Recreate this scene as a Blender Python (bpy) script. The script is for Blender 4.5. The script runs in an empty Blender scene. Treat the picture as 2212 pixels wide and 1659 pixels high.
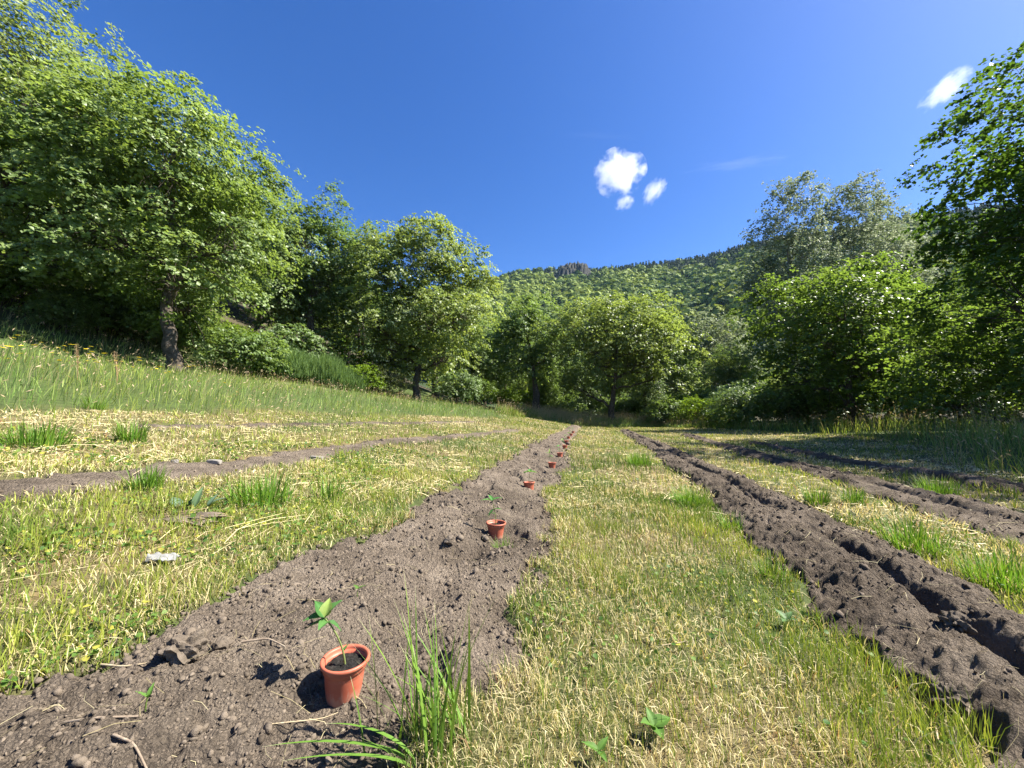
import bpy, math
import numpy as np
from mathutils import Vector

# ------------------------------------------------------------------ camera, sky, sun, exposure
scene = bpy.context.scene
C = scene.collection
R = math.radians
rng = np.random.default_rng(11)

cam_d = bpy.data.cameras.new('camera')
cam_d.sensor_width = 36.0
cam_d.lens = 836.0 / 2212.0 * 36.0
cam_d.clip_start = 0.05
cam_d.clip_end = 20000
cam = bpy.data.objects.new('camera', cam_d)
C.objects.link(cam)
cam.location = (0, 0, 0.78)
cam.rotation_euler = (R(90 + 5.2), 0, 0)
scene.camera = cam

SUN_EL, SUN_AZ = 48.0, 2.0          # azimuth: degrees from +X (right) towards +Y (away)
sdir = Vector((math.cos(R(SUN_EL)) * math.cos(R(SUN_AZ)), math.cos(R(SUN_EL)) * math.sin(R(SUN_AZ)), math.sin(R(SUN_EL))))
world = bpy.data.worlds.new('World')
scene.world = world
world.use_nodes = True
wn = world.node_tree
for n in list(wn.nodes):
    wn.nodes.remove(n)
sky = wn.nodes.new('ShaderNodeTexSky')
sky.sky_type = 'NISHITA'
sky.sun_disc = False
sky.sun_elevation = R(SUN_EL)
sky.sun_rotation = R(90 - SUN_AZ)
sky.altitude = 900
sky.air_density = 1.0
sky.dust_density = 1.1
sky.ozone_density = 3.0
hs = wn.nodes.new('ShaderNodeHueSaturation')
hs.inputs['Saturation'].default_value = 1.31
hs.inputs['Hue'].default_value = 0.513
bg = wn.nodes.new('ShaderNodeBackground')
bg.inputs['Strength'].default_value = 0.069
wo = wn.nodes.new('ShaderNodeOutputWorld')
wn.links.new(sky.outputs[0], hs.inputs['Color'])
wn.links.new(hs.outputs[0], bg.inputs['Color'])
wn.links.new(bg.outputs[0], wo.inputs['Surface'])

sun_d = bpy.data.lights.new('sun', 'SUN')
sun_d.energy = 4.9
sun_d.angle = R(0.5)
sun_d.color = (1.0, 0.945, 0.85)
sun = bpy.data.objects.new('sun', sun_d)
C.objects.link(sun)
sun.location = (30, 10, 40)
sun.rotation_euler = (-sdir).to_track_quat('-Z', 'Y').to_euler()

scene.view_settings.view_transform = 'Standard'
scene.view_settings.look = 'None'
scene.view_settings.exposure = 1.74
scene.view_settings.gamma = 1.0
scene.view_settings.use_curve_mapping = False
cy = scene.cycles
cy.max_bounces = 12
cy.diffuse_bounces = 4
cy.glossy_bounces = 2
cy.transmission_bounces = 4
cy.volume_bounces = 10
cy.transparent_max_bounces = 4
cy.caustics_reflective = False
cy.caustics_refractive = False
cy.sample_clamp_indirect = 6.0
cy.use_denoising = True
cy.denoising_prefilter = 'ACCURATE'

# ------------------------------------------------------------------ noise
def _h(ix, iy, seed):
    h = (ix.astype(np.int64) * 374761393 + iy.astype(np.int64) * 668265263 + seed * 974634777) & 0xFFFFFFFF
    h = ((h ^ (h >> 13)) * 1274126177) & 0xFFFFFFFF
    h = ((h ^ (h >> 15)) * 2246822519) & 0xFFFFFFFF
    return ((h ^ (h >> 16)) & 0xFFFFF) / 1048575.0

def vnoise(x, y, seed=0):
    ix = np.floor(x); iy = np.floor(y)
    fx = x - ix; fy = y - iy
    fx = fx * fx * (3 - 2 * fx); fy = fy * fy * (3 - 2 * fy)
    a = _h(ix, iy, seed); b = _h(ix + 1, iy, seed); c = _h(ix, iy + 1, seed); d = _h(ix + 1, iy + 1, seed)
    return (a * (1 - fx) + b * fx) * (1 - fy) + (c * (1 - fx) + d * fx) * fy

def fbm(x, y, seed=0, octv=3):
    r = 0; a = 1; t = 0
    for o in range(octv):
        r = r + a * vnoise(x * 2 ** o + 17.3 * o, y * 2 ** o - 9.1 * o, seed + o); t += a; a *= 0.5
    return r / t

def worley(x, y, seed=0):
    ix = np.floor(x); iy = np.floor(y)
    best = np.full(np.shape(x), 9.0)
    for dx in (-1, 0, 1):
        for dy in (-1, 0, 1):
            cx = ix + dx; cy_ = iy + dy
            px = cx + _h(cx, cy_, seed); py = cy_ + _h(cx, cy_, seed + 77)
            best = np.minimum(best, (px - x) ** 2 + (py - y) ** 2)
    return np.sqrt(best)

def sstep(a, b, x):
    t = np.clip((x - a) / (b - a), 0, 1)
    return t * t * (3 - 2 * t)

# ------------------------------------------------------------------ mesh helpers
def make_mesh(name, verts, quads=None, tris=None, mat=None, col=None, smooth=False):
    me = bpy.data.meshes.new(name)
    verts = np.asarray(verts, dtype=np.float32).reshape(-1, 3)
    q = np.zeros((0, 4), np.int32) if quads is None else np.asarray(quads, np.int32).reshape(-1, 4)
    t = np.zeros((0, 3), np.int32) if tris is None else np.asarray(tris, np.int32).reshape(-1, 3)
    me.vertices.add(len(verts)); me.vertices.foreach_set('co', verts.ravel())
    me.loops.add(q.size + t.size)
    me.loops.foreach_set('vertex_index', np.concatenate([q.ravel(), t.ravel()]))
    me.polygons.add(len(q) + len(t))
    ls = np.concatenate([np.arange(len(q)) * 4, q.size + np.arange(len(t)) * 3]).astype(np.int32)
    me.polygons.foreach_set('loop_start', ls)
    if smooth:
        me.polygons.foreach_set('use_smooth', np.ones(len(q) + len(t), dtype=bool))
    me.update(calc_edges=True)
    if col is not None:
        a = me.attributes.new('tint', 'FLOAT_COLOR', 'POINT')
        cc = np.ones((len(verts), 4), np.float32); cc[:, :3] = col
        a.data.foreach_set('color', cc.ravel())
    if mat is not None:
        me.materials.append(mat)
    return me

def link(name, data, parent=None, loc=(0, 0, 0), rot=(0, 0, 0), scale=(1, 1, 1)):
    o = bpy.data.objects.new(name, data)
    C.objects.link(o)
    o.location = loc; o.rotation_euler = rot; o.scale = scale
    if parent is not None:
        o.parent = parent
    return o

def tag(o, label=None, cat=None, group=None, kind=None):
    if label: o['label'] = label
    if cat: o['category'] = cat
    if group: o['group'] = group
    if kind: o['kind'] = kind
    return o

def copy_thing(o, parent=None):
    c = o.copy(); C.objects.link(c)
    c.parent = parent
    for ch in list(o.children):
        copy_thing(ch, c)
    return c

class MB:
    """collects vertices, faces and colours of one mesh"""
    def __init__(s): s.v = []; s.q = []; s.t = []; s.c = []; s.n = 0
    def add(s, v, q=None, t=None, c=None):
        v = np.asarray(v, float).reshape(-1, 3)
        s.v.append(v)
        if q is not None and len(q): s.q.append(np.asarray(q).reshape(-1, 4) + s.n)
        if t is not None and len(t): s.t.append(np.asarray(t).reshape(-1, 3) + s.n)
        if c is not None: s.c.append(np.broadcast_to(np.asarray(c, float), (len(v), 3)))
        s.n += len(v)
    def mesh(s, name, mat, smooth=False):
        return make_mesh(name, np.concatenate(s.v), np.concatenate(s.q) if s.q else None,
                         np.concatenate(s.t) if s.t else None, mat, np.concatenate(s.c) if s.c else None, smooth)

def tube(pts, rad, sides=6, cap=True):
    pts = np.asarray(pts, float); rad = np.asarray(rad, float); n = len(pts)
    d = np.gradient(pts, axis=0); d /= np.linalg.norm(d, axis=1)[:, None] + 1e-9
    ref = np.array([0.31, 0.95, 0.05]) if abs(d[0][2]) > 0.8 else np.array([0, 0, 1.0])
    u = np.cross(d, ref); u /= np.linalg.norm(u, axis=1)[:, None] + 1e-9
    w = np.cross(d, u)
    a = np.arange(sides) * 2 * math.pi / sides
    v = pts[:, None, :] + rad[:, None, None] * (np.cos(a)[None, :, None] * u[:, None, :] + np.sin(a)[None, :, None] * w[:, None, :])
    i = np.arange(n - 1)[:, None] * sides; j = np.arange(sides)[None, :]; k = (j + 1) % sides
    q = np.stack([i + j, i + k, i + sides + k, i + sides + j], -1).reshape(-1, 4)
    return v.reshape(-1, 3), q

def bez(p0, p1, p2, n):
    t = np.linspace(0, 1, n)[:, None]
    return (1 - t) ** 2 * np.asarray(p0) + 2 * t * (1 - t) * np.asarray(p1) + t * t * np.asarray(p2)

# ------------------------------------------------------------------ materials
def new_mat(name):
    m = bpy.data.materials.new(name); m.use_nodes = True
    nt = m.node_tree
    for n in list(nt.nodes): nt.nodes.remove(n)
    out = nt.nodes.new('ShaderNodeOutputMaterial')
    return m, nt, out

def N(nt, t, **kw):
    n = nt.nodes.new(t)
    for k, v in kw.items():
        if hasattr(n, k): setattr(n, k, v)
        else: n.inputs[k.replace('_', ' ')].default_value = v
    return n

def leaf_mat(name, rough=0.5, trans=0.35, spec=0.35, boost=(1.25, 1.2, 0.7), var=0.25, scale=1.5):
    """leaf/blade colour from the per-leaf tint, with light passing through"""
    m, nt, out = new_mat(name); L = nt.links.new
    at = N(nt, 'ShaderNodeAttribute', attribute_name='tint')
    tc = N(nt, 'ShaderNodeNewGeometry')
    no = N(nt, 'ShaderNodeTexNoise'); no.inputs['Scale'].default_value = scale; no.inputs['Detail'].default_value = 3
    L(tc.outputs['Position'], no.inputs['Vector'])
    mr = N(nt, 'ShaderNodeMapRange'); mr.inputs['From Min'].default_value = 0.3; mr.inputs['From Max'].default_value = 0.7
    mr.inputs['To Min'].default_value = 1 - var; mr.inputs['To Max'].default_value = 1 + var
    L(no.outputs['Fac'], mr.inputs['Value'])
    mu = N(nt, 'ShaderNodeVectorMath', operation='SCALE'); L(at.outputs['Color'], mu.inputs[0]); L(mr.outputs[0], mu.inputs['Scale'])
    p = N(nt, 'ShaderNodeBsdfPrincipled'); p.inputs['Roughness'].default_value = rough
    p.inputs['Specular IOR Level'].default_value = spec
    L(mu.outputs[0], p.inputs['Base Color'])
    tb = N(nt, 'ShaderNodeVectorMath', operation='MULTIPLY'); tb.inputs[1].default_value = boost
    L(mu.outputs[0], tb.inputs[0])
    tr = N(nt, 'ShaderNodeBsdfTranslucent'); L(tb.outputs[0], tr.inputs['Color'])
    mx = N(nt, 'ShaderNodeMixShader'); mx.inputs[0].default_value = trans
    L(p.outputs[0], mx.inputs[1]); L(tr.outputs[0], mx.inputs[2]); L(mx.outputs[0], out.inputs['Surface'])
    return m

def noisy_mat(name, cols, scale=6.0, rough=0.9, bump=0.3, bscale=30.0, detail=6, spec=0.2, tint=False, bdist=0.02, crumbs=0.0):
    """ramp of colours over noise (times the vertex tint if asked), with a bump"""
    m, nt, out = new_mat(name); L = nt.links.new
    g = N(nt, 'ShaderNodeNewGeometry') if tint else N(nt, 'ShaderNodeTexCoord')
    vec = g.outputs['Position'] if tint else g.outputs['Object']
    no = N(nt, 'ShaderNodeTexNoise'); no.inputs['Scale'].default_value = scale; no.inputs['Detail'].default_value = detail
    no.inputs['Roughness'].default_value = 0.65
    L(vec, no.inputs['Vector'])
    cr = N(nt, 'ShaderNodeValToRGB')
    e = cr.color_ramp.elements
    while len(e) < len(cols): e.new(0.5)
    for i, c in enumerate(cols):
        e[i].position = 0.28 + 0.44 * i / max(1, len(cols) - 1); e[i].color = (*c, 1)
    L(no.outputs['Fac'], cr.inputs['Fac'])
    col = cr.outputs['Color']
    if tint:
        at = N(nt, 'ShaderNodeAttribute', attribute_name='tint')
        mu = N(nt, 'ShaderNodeVectorMath', operation='MULTIPLY')
        L(col, mu.inputs[0]); L(at.outputs['Color'], mu.inputs[1]); col = mu.outputs[0]
    p = N(nt, 'ShaderNodeBsdfPrincipled'); p.inputs['Roughness'].default_value = rough
    p.inputs['Specular IOR Level'].default_value = spec
    L(col, p.inputs['Base Color'])
    if bump:
        n2 = N(nt, 'ShaderNodeTexNoise'); n2.inputs['Scale'].default_value = bscale; n2.inputs['Detail'].default_value = 8
        n2.inputs['Roughness'].default_value = 0.7
        L(vec, n2.inputs['Vector'])
        b = N(nt, 'ShaderNodeBump'); b.inputs['Strength'].default_value = bump; b.inputs['Distance'].default_value = bdist
        hgt = n2.outputs['Fac']
        if crumbs:
            wv = N(nt, 'ShaderNodeVectorMath', operation='MULTIPLY_ADD'); L(n2.outputs['Color'], wv.inputs[0]); wv.inputs[1].default_value = (.02, .02, .02); L(vec, wv.inputs[2])
            for sc_, wt in ((crumbs, .8), (crumbs * 2.3, .45)):
                vo = N(nt, 'ShaderNodeTexVoronoi'); vo.inputs['Scale'].default_value = sc_; vo.inputs['Randomness'].default_value = 1.0; L(wv.outputs[0], vo.inputs['Vector'])
                ma = N(nt, 'ShaderNodeMath', operation='MULTIPLY_ADD'); L(vo.outputs['Distance'], ma.inputs[0]); ma.inputs[1].default_value = -wt; L(hgt, ma.inputs[2]); hgt = ma.outputs[0]
        L(hgt, b.inputs['Height']); L(b.outputs[0], p.inputs['Normal'])
    L(p.outputs[0], out.inputs['Surface'])
    return m

M = {}
M['ground'] = noisy_mat('ground', [(.55, .5, .45), (1, 1, 1), (1.5, 1.4, 1.2)], 9, 0.95, 0.5, 40, tint=True)
M['soil'] = noisy_mat('soil', [(.088, .070, .052), (.155, .125, .095), (.228, .187, .144)], 5, 0.95, 1.0, 60, spec=0.1, tint=True, bdist=0.022, crumbs=70.0)
M['clod'] = noisy_mat('clod', [(.080, .064, .048), (.142, .115, .087), (.208, .171, .132)], 14, 0.95, 0.7, 90, spec=0.1, tint=True, bdist=0.01)
M['grass'] = leaf_mat('grass', 0.55, 0.35, 0.25, (1.2, 1.15, .7), 0.12, 0.8)
M['straw'] = leaf_mat('straw', 0.6, 0.2, 0.3, (1.0, 0.95, .8), 0.15, 2.0)
M['leaf'] = leaf_mat('leaf', 0.42, 0.48, 0.40, (1.35, 1.30, .65), 0.25, 0.9)
M['poplar'] = leaf_mat('poplar_leaf', 0.55, 0.30, 0.15, (1.1, 1.1, .8), 0.15, 0.9)
M['bark'] = noisy_mat('bark', [(.035, .028, .022), (.085, .07, .056), (.15, .13, .11)], 9, 0.95, 1.0, 25, spec=0.1, bdist=0.03)
M['pale_bark'] = noisy_mat('pale_bark', [(.10, .09, .075), (.2, .185, .16), (.3, .28, .24)], 9, 0.9, 0.8, 25, spec=0.1)
M['hill'] = noisy_mat('hill', [(.5, .5, .5), (1, 1, 1), (1.4, 1.4, 1.4)], .06, 1.0, 0.0, tint=True)
M['far_leaf'] = leaf_mat('far_leaf', 0.7, 0.25, 0.15, (1.15, 1.1, .6), 0.15, 0.02)
M['rock'] = noisy_mat('rock', [(.020, .020, .019), (.046, .045, .041), (.085, .082, .074)], .35, 0.95, 1.0, 1.2, spec=0.1, bdist=1.0)
M['stone'] = noisy_mat('stone', [(.15, .135, .115), (.23, .21, .18), (.31, .285, .25)], 30, 0.9, 0.6, 120, spec=0.2, bdist=0.005)
M['twig'] = noisy_mat('twig', [(.12, .085, .06), (.23, .18, .13), (.36, .30, .22)], 40, 0.9, 0.5, 150, bdist=0.003)
M['pale_stalk'] = noisy_mat('pale_stalk', [(.26, .20, .12), (.36, .29, .18), (.46, .39, .26)], 40, 0.75, 0.3, 150, bdist=0.003)
M['potting'] = noisy_mat('potting', [(.006, .006, .006), (.018, .017, .015), (.05, .046, .04)], 70, 0.95, 1.0, 220, spec=0.15, bdist=0.006)
M['rag'] = noisy_mat('rag', [(.16, .16, .15), (.24, .24, .22), (.30, .30, .28)], 25, 0.7, 0.4, 60)

# ------------------------------------------------------------------ the lie of the land
SX = [-400, -200, -60, -30, -15.3, -6.5, -.7, 1.5, 4, 6, 8, 14, 30, 200]
SZ = [150, 75, 24, 8.0, 2.55, .87, 0, -.06, -.08, -.03, 0, .15, .5, 5]

def s_of(x, y): return x - .22 * np.minimum(y, 40)

def terr(x, y):
    s = s_of(x, y)
    z = (np.interp(s - .4, SX, SZ) + np.interp(s, SX, SZ) + np.interp(s + .4, SX, SZ)) / 3
    z = z + .012 * np.clip(y - 8, 0, 50)
    return z + (fbm(x * .7, y * .7, 3, 2) - .5) * .05

# each bed: y stations, left and right edge in row coordinate s, kind
BEDS = [
    dict(n='pot', y=[-1, .9, 1.12, 1.25, 1.42, 2, 2.7, 4.2, 7, 11, 18, 27], l=[-1.5, -1.47, -1.46, -1.45, -1.46, -1.53, -1.36, -1.46, -1.56, -1.66, -1.66, -1.75], r=[-.5, -.5, -.54, -.43, -.32, -.32, -.33, -.5, -.56, -.84, -.97, -1.1], end=27.0, x=0),
    dict(n='trench', y=[-1, 1, 2, 4.6, 9, 21, 30], l=[.8, .88, 1.0, 1.18, 1.32, 1.27, 1.27], r=[1.7, 1.78, 1.88, 2.03, 2.15, 1.9, 1.9], end=23.0, x=1),
    dict(n='trench2', y=[-1, 2.7, 4.4, 6.4, 9.8, 17, 24], l=[2.6, 2.87, 3.05, 3.38, 3.43, 3.81, 3.9], r=[3.7, 3.79, 3.84, 3.86, 3.98, 4.36, 4.4], end=18.5, x=2),
    dict(n='trench3', y=[-1, 5, 8, 12, 20], l=[4.95, 4.9, 4.68, 4.9, 5.0], r=[5.35, 5.3, 5.08, 5.3, 5.4], end=13.0, x=3),
    dict(n='left', y=[-1, 2, 3.5, 6, 12, 16], l=[-3.5, -3.5, -3.45, -3.66, -3.2, -3.2], r=[-3.0, -3.02, -3.0, -3.25, -2.78, -2.8], end=14.0, x=4),
    dict(n='left2', y=[3, 6, 9, 14, 20], l=[-5.5, -5.48, -5.32, -4.92, -4.8], r=[-5.2, -5.22, -5.06, -4.62, -4.5], end=15.0, x=5, start=4.6),
]

def bed_w(b, x, y):
    s = s_of(x, y)
    l = np.interp(y, b['y'], b['l']); r = np.interp(y, b['y'], b['r'])
    c = (l + r) / 2; hw = (r - l) / 2
    en = (fbm(x * 2.3 + 31 * b['x'], y * 2.3, 40, 3) - .5) * .34 + (vnoise(x * 14, y * 14, 41) - .5) * .14
    d = (np.abs(s - c) - hw) + en * 1.0                    # metres outside the edge
    d = np.maximum(d, (y - b['end']) + en * 2)
    if 'start' in b: d = np.maximum(d, b['start'] - y + en)
    return d, (s - c) / hw, s

POTS = [(-.485, 1.19), (-.11, 2.66), (.19, 4.36), (.63, 6.21), (.98, 8.0), (1.33, 9.85), (1.60, 11.5), (1.93, 13.3), (2.30, 15.2), (2.70, 17.2)]

def soil_detail(x, y):
    a = (fbm(x * 4.5, y * 4.5, 11, 3) - .5) * .055
    w1 = worley(x * 11, y * 11, 5); w2 = worley(x * 27, y * 27, 6)
    m = sstep(.35, .65, fbm(x * 2.1, y * 2.1, 15, 2))
    a = a + (.45 - w1) * .028 * (.2 + 1.0 * m) + (.45 - w2) * .019
    a = a + (fbm(x * 45, y * 45, 21, 2) - .5) * .014 + (.4 - worley(x * 55, y * 55, 8)) * .012
    return a

def bed_profile(b, x, y, w, s):
    k = b['x']
    if k == 0:
        p = .035 * (1 - w * w)
        line = -.73 - .012 * np.clip(y - 4, 0, 20) * 1.6
        wob = (fbm(y * 1.7, y * 0 + 3.3, 55, 2) - .5) * .22
        p = p - .045 * np.exp(-((s - line - wob) / .11) ** 2) * (.4 + 1.2 * fbm(x * 3, y * 3, 56, 2))
        p = p - .05 * sstep(.66, .80, vnoise(x * 3.1, y * 3.1, 58)) 
        for (px, py) in POTS[:5]:
            dd = np.hypot(x - px, y - py)
            p = p * (1 - .8 * np.exp(-(dd / .16) ** 2)) - .022 * np.exp(-(dd / .13) ** 2)
        return p
    if k in (1, 2, 3):
        sc = (1.0, .8, .7)[k - 1]
        wob = (fbm(y * 1.3, y * 0 + 7.7 * k, 65, 2) - .5) * .35
        ww = w - wob - (.02 if k == 1 else 0)
        dep = .15 + 1.7 * sstep(.32, .68, fbm(x * 1.3, y * 1.3, 66 + k, 2))
        wid = (.13 if k == 1 else .17) * (.7 + .7 * fbm(x * 2.2, y * 2.2, 68, 2))
        p = .055 * sc * (1 - w * w) + .035 * sc * np.exp(-((ww - .42) / .28) ** 2) + .02 * sc * np.exp(-((ww + .45) / .3) ** 2)
        p = p + (fbm(x * 6, y * 6, 69, 3) - .5) * .05 + (.5 - worley(x * 11, y * 11, 70)) * .022 + (.5 - worley(x * 21, y * 21, 72)) * .024 + (.5 - worley(x * 38, y * 38, 73)) * .014
        return p - .055 * sc * dep * np.exp(-(ww / wid) ** 2)
    return .012 * (1 - w * w)

def land(x, y, detail=True):
    """top surface height, and how much of it is dug soil"""
    x = np.asarray(x, float); y = np.asarray(y, float)
    z = terr(x, y); mask = np.zeros_like(z)
    near = (y < 28) & (y > -1.2) & (np.abs(s_of(x, y)) < 6.5)
    if near.any():
        xn, yn = x[near], y[near]; zz = z[near].copy(); mm = mask[near]
        det = soil_detail(xn, yn) if detail else 0
        for b in BEDS:
            d, w, s = bed_w(b, xn, yn)
            m = 1 - sstep(-.05, .03, d)
            zz = zz + m * (bed_profile(b, xn, yn, np.clip(w, -1.2, 1.2), s) + det)
            mm = np.maximum(mm, m)
        z[near] = zz; mask[near] = mm
    return z, mask

def xr_edge(y): return np.interp(y, [-2, 3, 5, 8, 11, 15, 18, 26, 32, 60], [5.6, 6.2, 6.9, 8.9, 11.2, 13.2, 13.4, 12.3, 10.5, 8])

def meadow(x, y):
    """>0 where the grass was left standing tall (metres in from its edge)"""
    n = (fbm(x * .6, y * .6, 71, 3) - .5) * 1.6
    s = s_of(x, y)
    a = -6.25 - s + n + .9 * sstep(8, 20, y)
    b = (y - 28.3) + n * 1.2 - .12 * np.clip(x, 0, 12)
    c = (x - xr_edge(y)) * .8 + n * .7
    return np.maximum(np.maximum(a, b), c)

# ground sheet: fine near the camera, coarse to the far hills
def spaced(lo, hi, d0, g):
    a = [0.0]
    while a[-1] < hi: a.append(a[-1] + max(d0, g * a[-1]))
    b = [0.0]
    while b[-1] < -lo: b.append(b[-1] + max(d0, g * b[-1]))
    return np.array([-v for v in b[:0:-1]] + a)

gx = spaced(-1180, 1180, .135, .055)
gy = spaced(-110, 1280, .135, .055)
X, Y = np.meshgrid(gx, gy)
x, y = X.ravel(), Y.ravel()
z = terr(x, y)
_, gm = land(x, y, False)
z = np.where(gm > .5, z - .12, z)
# far away the sheet stays low, the hills stand on it
far = sstep(70, 300, np.hypot(x, y)); z = z * (1 - far)
md = meadow(x, y)
f1 = fbm(x * 1.1, y * 1.1, 81, 3); f2 = fbm(x * 6, y * 6, 83, 2)
thatch = np.array([.13, .10, .05]); green = np.array([.045, .065, .018]); litter = np.array([.06, .052, .03]); soilc = np.array([.17, .14, .115])
k = np.clip(sstep(.3, .7, f1 * .6 + f2 * .4), 0, 1)[:, None]
col = thatch * k + green * (1 - k)
mt = sstep(0, 1.0, md)[:, None]
col = col * (1 - mt) + (green * 1.2) * mt
wood = np.clip(sstep(11, 16, md) , 0, 1)[:, None]
col = col * (1 - wood) + litter * wood
nx, ny = len(gx), len(gy)
i = (np.arange(ny - 1)[:, None] * nx + np.arange(nx - 1)[None, :]).ravel()
quads = np.stack([i, i + 1, i + nx + 1, i + nx], -1)
tag(link('ground', make_mesh('ground', np.stack([x, y, z], -1), quads, None, M['ground'], col, True)), kind='structure')

# dug beds, real relief
def build_bed(b, name, d0, g, ncol, label):
    y0 = b.get('start', .25) - .2
    ys = [y0]
    while ys[-1] < b['end'] + .4: ys.append(ys[-1] + max(d0, g * abs(ys[-1])))
    ys = np.array(ys)
    l = np.interp(ys, b['y'], b['l']) - .16; r = np.interp(ys, b['y'], b['r']) + .16
    t = np.linspace(0, 1, ncol)
    S = l[:, None] + (r - l)[:, None] * t[None, :]
    Y = np.repeat(ys[:, None], ncol, 1) 
    X = S + .22 * np.minimum(Y, 40)
    # jitter to break the grid
    X = X + (vnoise(S * 90, Y * 90, 7) - .5) * d0 * .8
    x, y = X.ravel(), Y.ravel()
    d, w, s = bed_w(b, x, y)
    m = 1 - sstep(-.05, .03, d)
    det = soil_detail(x, y)
    z = terr(x, y) + np.where(m > 0, m * (bed_profile(b, x, y, np.clip(w, -1.2, 1.2), s) + det) - .05 * (1 - m), -.09)
    dry = fbm(x * 1.6 + 5, y * 1.6, 91, 3)
    v = .80 + .42 * sstep(.3, .7, dry)
    col = np.stack([v, v * (.985 + .02 * dry), v * (.97 + .04 * dry)], -1)
    if b['x'] in (1, 2, 3): col = col * np.array([.82, .82, .82])     # even darker soil tone over the opened trench beds
    nr = len(ys)
    i = (np.arange(nr - 1)[:, None] * ncol + np.arange(ncol - 1)[None, :]).ravel()
    q = np.stack([i, i + 1, i + ncol + 1, i + ncol], -1)
    q = q[(m[q] > 0).any(1)]
    return tag(link(name, make_mesh(name, np.stack([x, y, z], -1), q, None, M['soil'], col, True)), label, kind='structure')

build_bed(BEDS[0], 'soil_bed', .0075, .0065, 165, 'wide dug bed of dry grey brown soil with the row of pots')
build_bed(BEDS[1], 'soil_bed', .010, .0075, 115, 'dug bed with an open trench to the right of the pots')
build_bed(BEDS[2], 'soil_bed', .022, .010, 46, 'second dug bed with a trench further right, partly in shade')
build_bed(BEDS[3], 'soil_bed', .030, .012, 26, 'narrow dug strip in the shade at the right edge')
build_bed(BEDS[4], 'soil_bed', .022, .012, 34, 'flat dug strip crossing the mown grass on the left')
build_bed(BEDS[5], 'soil_bed', .03, .014, 18, 'thin far dug strip below the tall grass on the left slope')

# ------------------------------------------------------------------ loose clods
ICO_V = []
ph = (1 + 5 ** .5) / 2
for a_, b_ in ((1, ph), (-1, ph), (1, -ph), (-1, -ph)):
    ICO_V += [(0, a_, b_), (a_, b_, 0), (b_, 0, a_)]
ICO_V = np.array(ICO_V) / np.linalg.norm(ICO_V[0])
ICO_T = []
for a_ in range(12):
    for b_ in range(a_ + 1, 12):
        for c_ in range(b_ + 1, 12):
            p, q, r = ICO_V[[a_, b_, c_]]
            if max(np.linalg.norm(p - q), np.linalg.norm(q - r), np.linalg.norm(p - r)) < 1.2:
                ICO_T.append((a_, b_, c_) if np.dot(np.cross(q - p, r - p), p) > 0 else (a_, c_, b_))
ICO_T = np.array(ICO_T)

def rand_frames(n, up=0.0):
    a = rng.normal(size=(n, 3)); a[:, 2] += up
    a /= np.linalg.norm(a, axis=1)[:, None]
    b = rng.normal(size=(n, 3)); b -= (a * b).sum(1)[:, None] * a
    b /= np.linalg.norm(b, axis=1)[:, None]
    return a, b, np.cross(a, b)

def scatter_view(n, r0, r1, power, half=1.20):
    """points thinning out with distance from the camera's foot"""
    u = rng.random(n)
    if abs(power - 2) < 1e-6: r = r0 * (r1 / r0) ** u
    else:
        e = 2 - power
        r = (r0 ** e + u * (r1 ** e - r0 ** e)) ** (1 / e)
    a = (rng.random(n) * 2 - 1) * half
    return r * np.sin(a), r * np.cos(a), r

def clods(n, bed_ids, power, name, label, tintmul, smin, r1):
    xs, ys_, rs = scatter_view(n * 4, .75, r1, power)
    zz, mk = land(xs, ys_)
    dmin = np.full(len(xs), 9.0)
    for k_ in bed_ids:
        dmin = np.minimum(dmin, bed_w(BEDS[k_], xs, ys_)[0])
    clump = fbm(xs * 1.7, ys_ * 1.7, 33, 2)
    keep = ((dmin < .04) | ((dmin < .16) & (rng.random(len(xs)) < .22))) & (rng.random(len(xs)) < .25 + 1.2 * sstep(.4, .65, clump))
    xs, ys_, zz, rs = [a[keep][:n] for a in (xs, ys_, zz, rs)]
    m = len(xs)
    sz = np.clip(smin * (1 + rng.exponential(.75, m)) * (rs / 1.3) ** .6, 0, .008 + .007 * rs)
    a, b, c = rand_frames(m)
    rad = .5 + .75 * rng.random((m, 12))
    v = ICO_V[None] * rad[:, :, None] * sz[:, None, None]
    sq = .38 + .85 * rng.random((m, 3))
    v = v * sq[:, None, :]
    v = v[:, :, 0:1] * a[:, None] + v[:, :, 1:2] * b[:, None] + v[:, :, 2:3] * c[:, None]
    v = v + np.stack([xs, ys_, zz + sz * .05], -1)[:, None]
    tr = (ICO_T[None] + (np.arange(m) * 12)[:, None, None]).reshape(-1, 3)
    tv = (.78 + .42 * rng.random(m))[:, None] * np.array(tintmul)
    col = np.repeat(tv, 12, 0)
    o = link(name, make_mesh(name, v.reshape(-1, 3), None, tr, M['clod'], col, False))
    tag(o, label, 'soil', kind='stuff')

clods(900, [0], 1.2, 'soil_crumbs', 'larger broken clods of soil on the bed with the pots', (.98, .97, .96), .0055, 9)
clods(14000, [0], 1.7, 'soil_crumbs', 'loose crumbs and clods of dry soil on the bed with the pots', (1.0, .99, .98), .0031, 16)
clods(13000, [1, 2, 3], 1.6, 'soil_crumbs', 'loose dark clods along the trenches on the right', (.80, .79, .79), .0030, 20)
clods(1500, [4, 5], 1.4, 'soil_crumbs', 'loose crumbs on the dug strips on the left', (1, .98, .96), .004, 15)

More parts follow.
